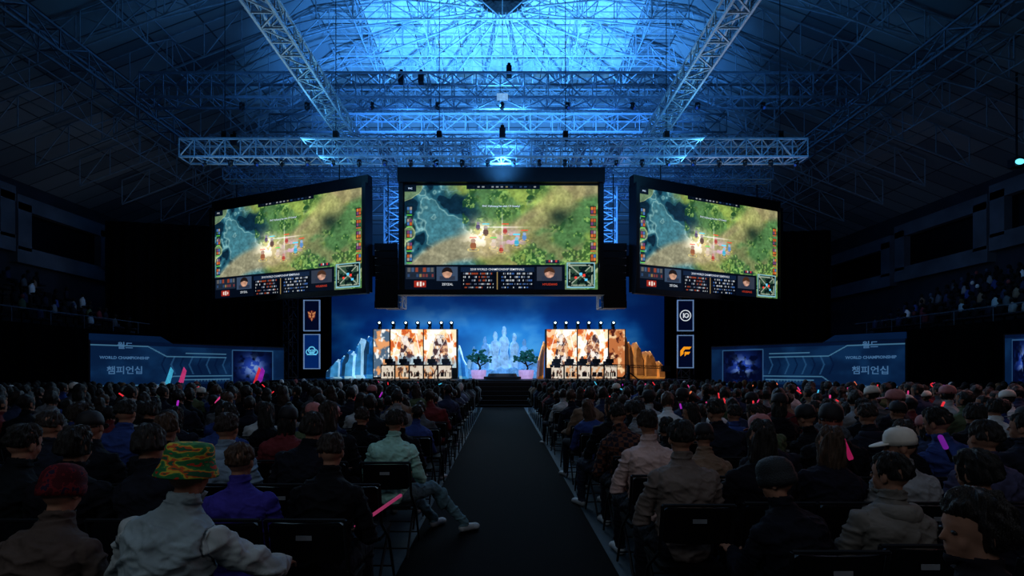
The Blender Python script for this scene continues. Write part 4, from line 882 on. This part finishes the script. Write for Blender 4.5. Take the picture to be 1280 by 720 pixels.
def person(x,y,pose,shirt,pants=(26,28,36),hair='short',hat=None,label=None,rot=0,scale=1,dz=0,shirtmat=None,clothname="shirt",sleeve=None,hood=False,collar=True,hs=1.0):
    me,sh,tr,sho,HM,reg=getfig(pose)
    o=top("person",label or "seated spectator in dark clothes facing the stage","person",me,(x,y,dz),GR,rot=rot,scale=scale)
    if sleeve:
        sh=submesh(me,reg,[1],clothname,M_cloth,.012,.011)
        c=child("sleeves",o,submesh(me,reg,[5],"sleeves",M_cloth,.012,.011)); c.color=(*lin(sleeve),1)
    if shirtmat: sh=sh.copy(); sh.materials.clear(); sh.materials.append(shirtmat)
    c=child(clothname,o,sh); c.color=(*lin(shirt),1); c=child("trousers",o,tr); c.color=(*lin(pants),1); child("shoes",o,sho)
    if hat not in('beanie','beanieg'): 
        c=child("hair",o,random.choice(HAIR[hair]),HM@Matrix.Scale(hs,4) if not hat else HM@Matrix.Diagonal((.94,.93,.74,1)))
    child("eyes",o,EYES,HM)
    if hat: child({'bucket':'bucket_hat','beanie':'knitted_hat','beanieg':'knitted_hat'}.get(hat,'baseball_cap'),o,HAT[hat],HM@Matrix.Scale(1.04,4))
    Nn=Vector((POSES[pose].get('side',0),POSES[pose].get('lean',0),1.04))
    if hood:
        b=MB(); R=[]
        for k in range(13):
            a=PI*1.0*k/12-PI; rr=.095; r_=.022+.022*math.sin(PI*k/12); cx,cy=rr*math.cos(a),rr*.95*math.sin(a)-.01; zz=-.015-.02*math.sin(PI*k/12)
            dirv=Vector((math.cos(a),math.sin(a),0)); R.append([Nn+Vector((cx,cy,zz))+dirv*(r_*math.cos(2*PI*i/10))+Vector((0,0,1.25*r_*math.sin(2*PI*i/10))) for i in range(10)])
        b.loft(R); c=child("hood",o,b.mesh("hood",[M_cloth],smooth=True)); c.color=(*lin(tuple(min(255,q*1.08) for q in shirt)),1)
    elif collar:
        b=MB(); hgt=.035 if clothname in("jacket","jersey") else .014
        b.lathe([(.074,-.02),(.068,.0),(.063,hgt),(.058,hgt+.002),(.056,hgt-.01),(.06,-.01)],Nn+Vector((0,.002,0)),n=24)
        c=child("collar",o,b.mesh("collar",[M_cloth],smooth=True)); c.color=(*lin(tuple(q*.85 for q in shirt)),1)
    chair(x,y,True,rot*.3)
    return o
def person_lod(x,y,c):
    me,HM=random.choice(LOD)
    if c is None: c=shirt_color()
    o=top("person","seated spectator in the audience rows facing the stage","person",me,(x,y,0),GR,rot=random.uniform(-.35,.35),scale=random.uniform(.89,1.07)); o.color=(*lin(c),1)
    if random.random()<.12: child("baseball_cap",o,HAT[random.choice(['cap','capp','capk','capk','capk'])],HM@Matrix.Diagonal((1.14,1.1,1.02,1)))
SP=[
 (-1.44,2.12,11,dict(shirt=(122,136,142),sleeve=(146,154,156),hat='bucket',hair='short',label="person in pale varsity jacket and patterned green red hat",clothname="jacket",pants=(60,70,80),scale=1.0)),
 (-1.97,2.12,2,dict(shirt=(72,62,58),hat='beanie',label="person in grey-brown jacket and maroon knitted hat",clothname="jacket",scale=.92)),
 (-1.52,3.0,5,dict(shirt=(54,48,124),label="person in purple top sitting on a folding chair",scale=.92)),
 (-1.06,3.0,2,dict(shirt=(20,21,26),label="person in black jacket leaning forward on a chair",clothname="jacket",scale=.95)),
 (-2.02,3.0,10,dict(shirt=(26,28,36),hair='medium')),(-2.52,3.0,1,dict(shirt=(22,22,28),hair='medium')),(-3.0,3.0,9,dict(shirt=(20,24,28))),
 (-1.56,3.85,9,dict(shirt=(24,26,34),hair='medium')),(-2.1,3.85,0,dict(shirt=(110,130,150),hood=True,label="person in pale blue-grey hooded top",clothname="hoodie")),(-2.58,3.85,3,dict(shirt=(22,24,30))),(-3.06,3.85,10,dict(shirt=(20,22,28),hat='capk')),(-3.56,3.85,2,dict(shirt=(30,34,44))),
 (-1.02,4.7,6,dict(shirt=(140,185,175),pants=(84,112,122),label="person in mint T-shirt with legs stretched into aisle",scale=.97)),
 (1.47,1.6,7,dict(shirt=(30,28,34),hair='medium',hs=1.07,label="person in dark jacket with head turned aside in profile",clothname="jacket",rot=.1,scale=.96)),
 (1.50,2.52,8,dict(shirt=(22,24,32),hat='beanieg',label="person slouching in black sports jersey and dark knitted hat",clothname="jersey",scale=.90)),
 (1.95,2.6,3,dict(shirt=(96,92,88),hood=True,label="person in grey-tan hooded coat with head turned",clothname="hooded_coat",hair='short',scale=.93)),
 (2.44,2.45,10,dict(shirt=(24,26,34),hair='medium',scale=.95)),
 (1.17,3.3,0,dict(shirt=(98,88,84),label="person in grey-brown sweater seated upright",clothname="sweater")),
 (1.68,3.35,1,dict(shirt=(20,20,26),hair='long',label="person with long dark hair in black top")),
 (2.13,3.35,9,dict(shirt=(24,24,34),hair='long',label="person with long dark hair in dark top",scale=.96)),
 (2.64,3.35,12,dict(shirt=(120,122,126),hat='cap',label="person in white baseball cap and pale top",scale=.95)),
 (3.14,3.35,1,dict(shirt=(60,60,84))),
 (1.2,4.15,4,dict(shirt=(176,150,146),label="person in pale pink jacket holding a phone",clothname="jacket")),
 (1.25,5.0,10,dict(shirt=(90,66,60),shirtmat=M_plaid,label="person in brown plaid shirt")),
]
used=[]
for x,y,ps,kw in SP:
    person(x,y,ps,**kw); used.append((x,y))
chair(-1.08,3.85,True)
used.append((-1.08,3.85))
seats=[]
yl=[2.1,3.0]+[3.85+.85*i for i in range(20)]; yr=[1.55,2.4]+[3.3+.85*i for i in range(20)]
for sd,ys in((-1,yl),(1,yr)):
    for y in ys:
        if y>20.2: continue
        n=int((.99*y+.45-1.05)/.49)+1 if sd<0 else int((1.03*y+.45-1.1)/.49)+1
        for i in range(n):
            x=(-1.07-.49*i) if sd<0 else (1.2+.49*i)
            if y>15.8 and abs(x)>6.5+1.2*(20.2-y): continue
            if y<2.2: continue
            if any(abs(x-a)<.42 and abs(y-b)<.5 for a,b in used): continue
            seats.append((x,y))
seats.sort(key=lambda s:s[1])
print("seats",len(seats))
npers=len(SP); far=[]; farch=[]
for x,y in seats:
    jx=x+random.uniform(-.05,.05); jy=y+random.uniform(-.1,.1)
    if y<6.0:
        if random.random()<.04: chair(x,y,True); continue
        ps=random.choice([0,1,2,3,4,5,10,1,9,10,12]); hr=random.choices(['short','medium','long'],[5,4,3])[0]
        hat=random.choices([None,'capk','cap','capp'],[24,5,1,1])[0]
        person(jx,jy,ps,shirt_color(),pants=random.choice([(26,28,36),(40,46,60),(20,20,22)]),hair=hr,hat=hat,rot=random.uniform(-.28,.28),scale=random.uniform(.89,1.04),hood=random.random()<.35); npers+=1
    elif npers<300:
        if random.random()<.05: continue
        person_lod(jx,jy,None); chair(x,y,False); npers+=1
    else:
        if random.random()<.05: continue
        far.append((jx,jy,.43,random.uniform(-.3,.3))); farch.append((x,y))
for s in(-1,1):
    crowdblob("seated_crowd","dense rows of seated spectators near the stage",[q for q in far if q[0]*s>0])
b=MB()
for x,y in farch:
    b.box((x,y+.02,.42),(.4,.4,.03)); b.box((x,y-.23,.7),(.4,.03,.24))
    for s in(-1,1): b.tube((x+s*.2,y-.24,.83),(x+s*.2,y+.2,0),.012); b.tube((x+s*.19,y+.16,.4),(x+s*.19,y-.24,0),.012)
top("folding_chair_rows","rows of black folding chairs under the distant crowd","chair",b.mesh("folding_chair_rows",[M_plastic]),kind="stuff")
for x,y in PS:
    me,HM=LOD[0]; o=top("person","seated player in team jersey behind the game desk","person",me,(x,y,SZ),"players on stage",rot=PI,scale=.92); o.color=(*lin((60,60,70)),1)
    b=MB(); b.box((0,0,.43),(.5,.5,.08)); b.box((0,-.24,.7),(.42,.08,.5)); b.tube((0,0,.1),(0,0,.4),.03); 
    for k in range(5): b.tube((0,0,.08),(.28*math.cos(k*1.257),.28*math.sin(k*1.257),.03),.025)
    top("gaming_chair","black high-backed gaming chair on the stage","chair",b.mesh("gaming_chair",[M_plastic]),(x,y,SZ),"gaming chairs",rot=PI)
o=top("camera_crane","long black camera crane arm over the stage front","camera crane",None,(6.2,25.2,SZ))
b=MB(); b.tube((0,0,0),(0,0,.7),.09,n=8)
for k in range(3): b.tube((0,0,.4),(.5*math.cos(k*2.1),.5*math.sin(k*2.1),0),.04)
child("pedestal",o,b.mesh("pedestal",[M_blackmetal]))
b=MB(); boxtruss(b,(-3.4,0,.8),(1.8,.2,.6),.12,.12,.3,.016,.009); b.box((1.9,.2,.55),(.4,.3,.3)); child("boom_arm",o,b.mesh("boom_arm",[M_blackmetal]))
b=MB(); b.box((-3.5,0,.68),(.3,.2,.18)); b.tube((-3.7,0,.68),(-3.85,0,.68),.07,n=10); child("camera_head",o,b.mesh("camera_head",[M_blackmetal]))

def stick(p0,p1,r,col,label,es=1.3,group="glow sticks"):
    key="glow_%d_%d_%d_%d"%(*col,int(es*10))
    m=bpy.data.materials.get(key) or nmat(key,tuple(q*.5 for q in col),emit=col,es=es,vary=.1)
    b=MB(); p0=Vector(p0);p1=Vector(p1); b.caps(p0,r,p1,r,n=10); o=top("glow_stick",label,"glow stick",b.mesh("glow_stick",[m],off=p0,smooth=True),p0,group)
    c=MB(); d=(p1-p0).normalized(); c.tube(p0-d*.12,p0-d*.5*r,r*.7,n=8); child("handle",o,c.mesh("handle",[M_plastic],off=p0))
PK=(200,60,120);RD=(225,50,60);PU=(150,40,170);CY=(70,180,220);OR=(220,110,70)
stick((-.98,3.42,.60),(-.72,3.62,.76),.012,(170,60,105),"long pink glowing stick resting on a chair",es=.55)
stick((2.60,3.95,.97),(2.52,4.0,1.15),.024,(170,36,90),"thick inflated magenta stick held upright",es=.5); stick((2.68,3.95,.97),(2.62,4.0,1.17),.024,(170,36,90),"thick inflated magenta stick held upright",es=.5)
stick((3.42,3.95,1.05),(3.38,3.95,1.13),.018,(130,40,170),"short violet glowing stick held up",es=.5)
for i in range(90):
    y=random.uniform(6.0,18); s=random.choice((-1,1,1)); x=s*random.uniform(1.3,.95*y); c=random.choice([PK,PK,RD,RD,RD,PU,CY,OR])
    if y>15.8 and abs(x)>6.5: continue
    a=random.uniform(-.08,.08); z=random.uniform(1.08,1.24); stick((x,y,z),(x+a,y,z+random.uniform(.03,.09)),.012,c,"small lit glow stick raised in the crowd",es=1.0)
for (x,y,c) in((-12.4,19.5,PK),(-12.9,19.5,CY),(-9.3,19,RD),(-9.0,18.6,PU)):
    b=MB(); m=nmat("flag_glow_%d"%int(-x*10),c,emit=c,es=.7)
    b.prism([(x,y,1.0),(x+.2,y,1.0),(x+.36,y,1.6),(x+.26,y,1.75)],(0,.02,0)); top("light_up_flag","small glowing feather flag held above the crowd","flag",b.mesh("light_up_flag",[m]),group="glowing flags")
M_bag=nmat("pink_bag",(200,100,92),.5,scale=6,vary=.3)
o=top("shopping_bag","pink and white carrier bag on the floor by a chair","bag",None,(.93,2.55,0.01))
b=MB(); b.loft([[Vector((x*w_,y*d_,z)) for x,y in((-1,-1),(1,-1),(1,1),(-1,1))] for w_,d_,z in((.12,.07,0),(.14,.08,.12),(.13,.06,.26),(.12,.03,.32))]); child("body",o,b.mesh("body",[M_bag]))
b=MB(); b.path([(-.07,0,.31),(-.05,0,.42),(.05,0,.42),(.07,0,.31)],.006); child("handle",o,b.mesh("handle",[M_white]))
o=top("water_bottle","clear plastic water bottle standing on the floor","bottle",None,(.86,2.3,.013))
b=MB(); b.lathe([(0,0),(.032,0),(.033,.13),(.03,.16),(.014,.19),(.013,.2),(0,.2)],n=16); child("body",o,b.mesh("body",[nmat("clear_plastic",(150,170,180),.1)],smooth=True))
b=MB(); b.tube((0,0,.2),(0,0,.22),.015,n=10); child("cap",o,b.mesh("cap",[M_white]))

# ------------------------------------------------------------------ lights
def area(loc,tgt,size,power,col,sy=None):
    l=bpy.data.lights.new("light",'AREA'); l.energy=power; l.color=col; l.shape='RECTANGLE'; l.size=size; l.size_y=sy or size
    o=bpy.data.objects.new("light",l); o.location=loc; o.rotation_euler=(Vector(tgt)-Vector(loc)).to_track_quat('-Z','Y').to_euler(); COL.objects.link(o); return o
def spot(loc,tgt,power,col,ang=60,blend=.8,soft=.3):
    l=bpy.data.lights.new("light",'SPOT'); l.energy=power; l.color=col; l.spot_size=math.radians(ang); l.spot_blend=blend; l.shadow_soft_size=soft
    o=bpy.data.objects.new("light",l); o.location=loc; o.rotation_euler=(Vector(tgt)-Vector(loc)).to_track_quat('-Z','Y').to_euler(); COL.objects.link(o)
BL=(.05,.30,1.0)
spot((0,24,11.9),(0,30,20.5),26000,(.09,.44,1),100,1,.4)
spot((-4,24,11.9),(-6.5,31,20),17000,(.06,.34,1),85,1,.4); spot((4,24,11.9),(6.5,31,20),17000,(.06,.34,1),85,1,.4)
spot((0,20,9.5),(0,24,14.5),2600,(.07,.38,1),110,1)
spot((-6,24,11.8),(-8,36,18.5),9000,BL,80,1); spot((6,24,11.8),(8,36,18.5),9000,BL,80,1)
spot((0,26.7,12),(0,40,17),9000,BL,90,1)
for s in(-1,1):
    area((s*5.2,15,9.8),(s*6.5,16,11.7),1.0,80,(.12,.55,1),12); area((s*7.8,20,10.6),(s*6.6,20,11.8),.8,80,(.12,.55,1),4)
area((0,18.6,9.2),(0,20.4,10.4),25,300,(.07,.38,1),.4)
area((0,21.8,12.6),(0,23.6,14.5),24,340,(.07,.38,1),.5)
for s in(-1,1): area((s*4.95,23.0,8.6),(s*4.95,23.8,8.6),.9,45,(.05,.3,1),3)
area((0,27.5,9),(0,23,11),16,420,(.06,.28,1),2)
area((0,21.0,7.2),(0,5,1),8,380,(.42,.7,1),4.3)
area((-9.6,22.6,7.2),(-5,5,1),8,220,(.4,.7,1),4); area((9.4,22.6,7.2),(5,5,1),8,220,(.55,.62,1),4)
area((0,23.3,2.6),(0,5,.6),12,170,(.4,.75,1),1.2)
area((0,5,11),(0,7,0),12,125,(.5,.7,1))
area((-3,-1.5,5),(-1.5,3,1),2,40,(.8,.92,1)); area((4,-1,5),(2.5,5,1),2,20,(.95,.9,.95))
area((10,9,4),(5,9,1),3,60,(1,.45,.45)); area((0,11,3.6),(1.2,8,.5),.5,14,(.8,.9,1),9)
area((0,27,6),(0,32,2),10,350,(.2,.5,1)) ; area((0,22.5,4.4),(0,28,2.2),8,120,(.9,.9,1),.5)
area((-4,10,12),(-24,24,15),6,18,(.5,.58,1)); area((4,10,12),(24,24,15),6,18,(.5,.58,1))
area((-20,30,8),(-30,33,11),5,30,(.6,.75,1)); area((21,29,8),(30,33,11),5,22,(.5,.6,1))
area((20,21,10),(25,19,5),3,100,(.25,.6,1))
print("done",time.time()-T0,"people",npers,"far",len(far),"chairs",nch[0])
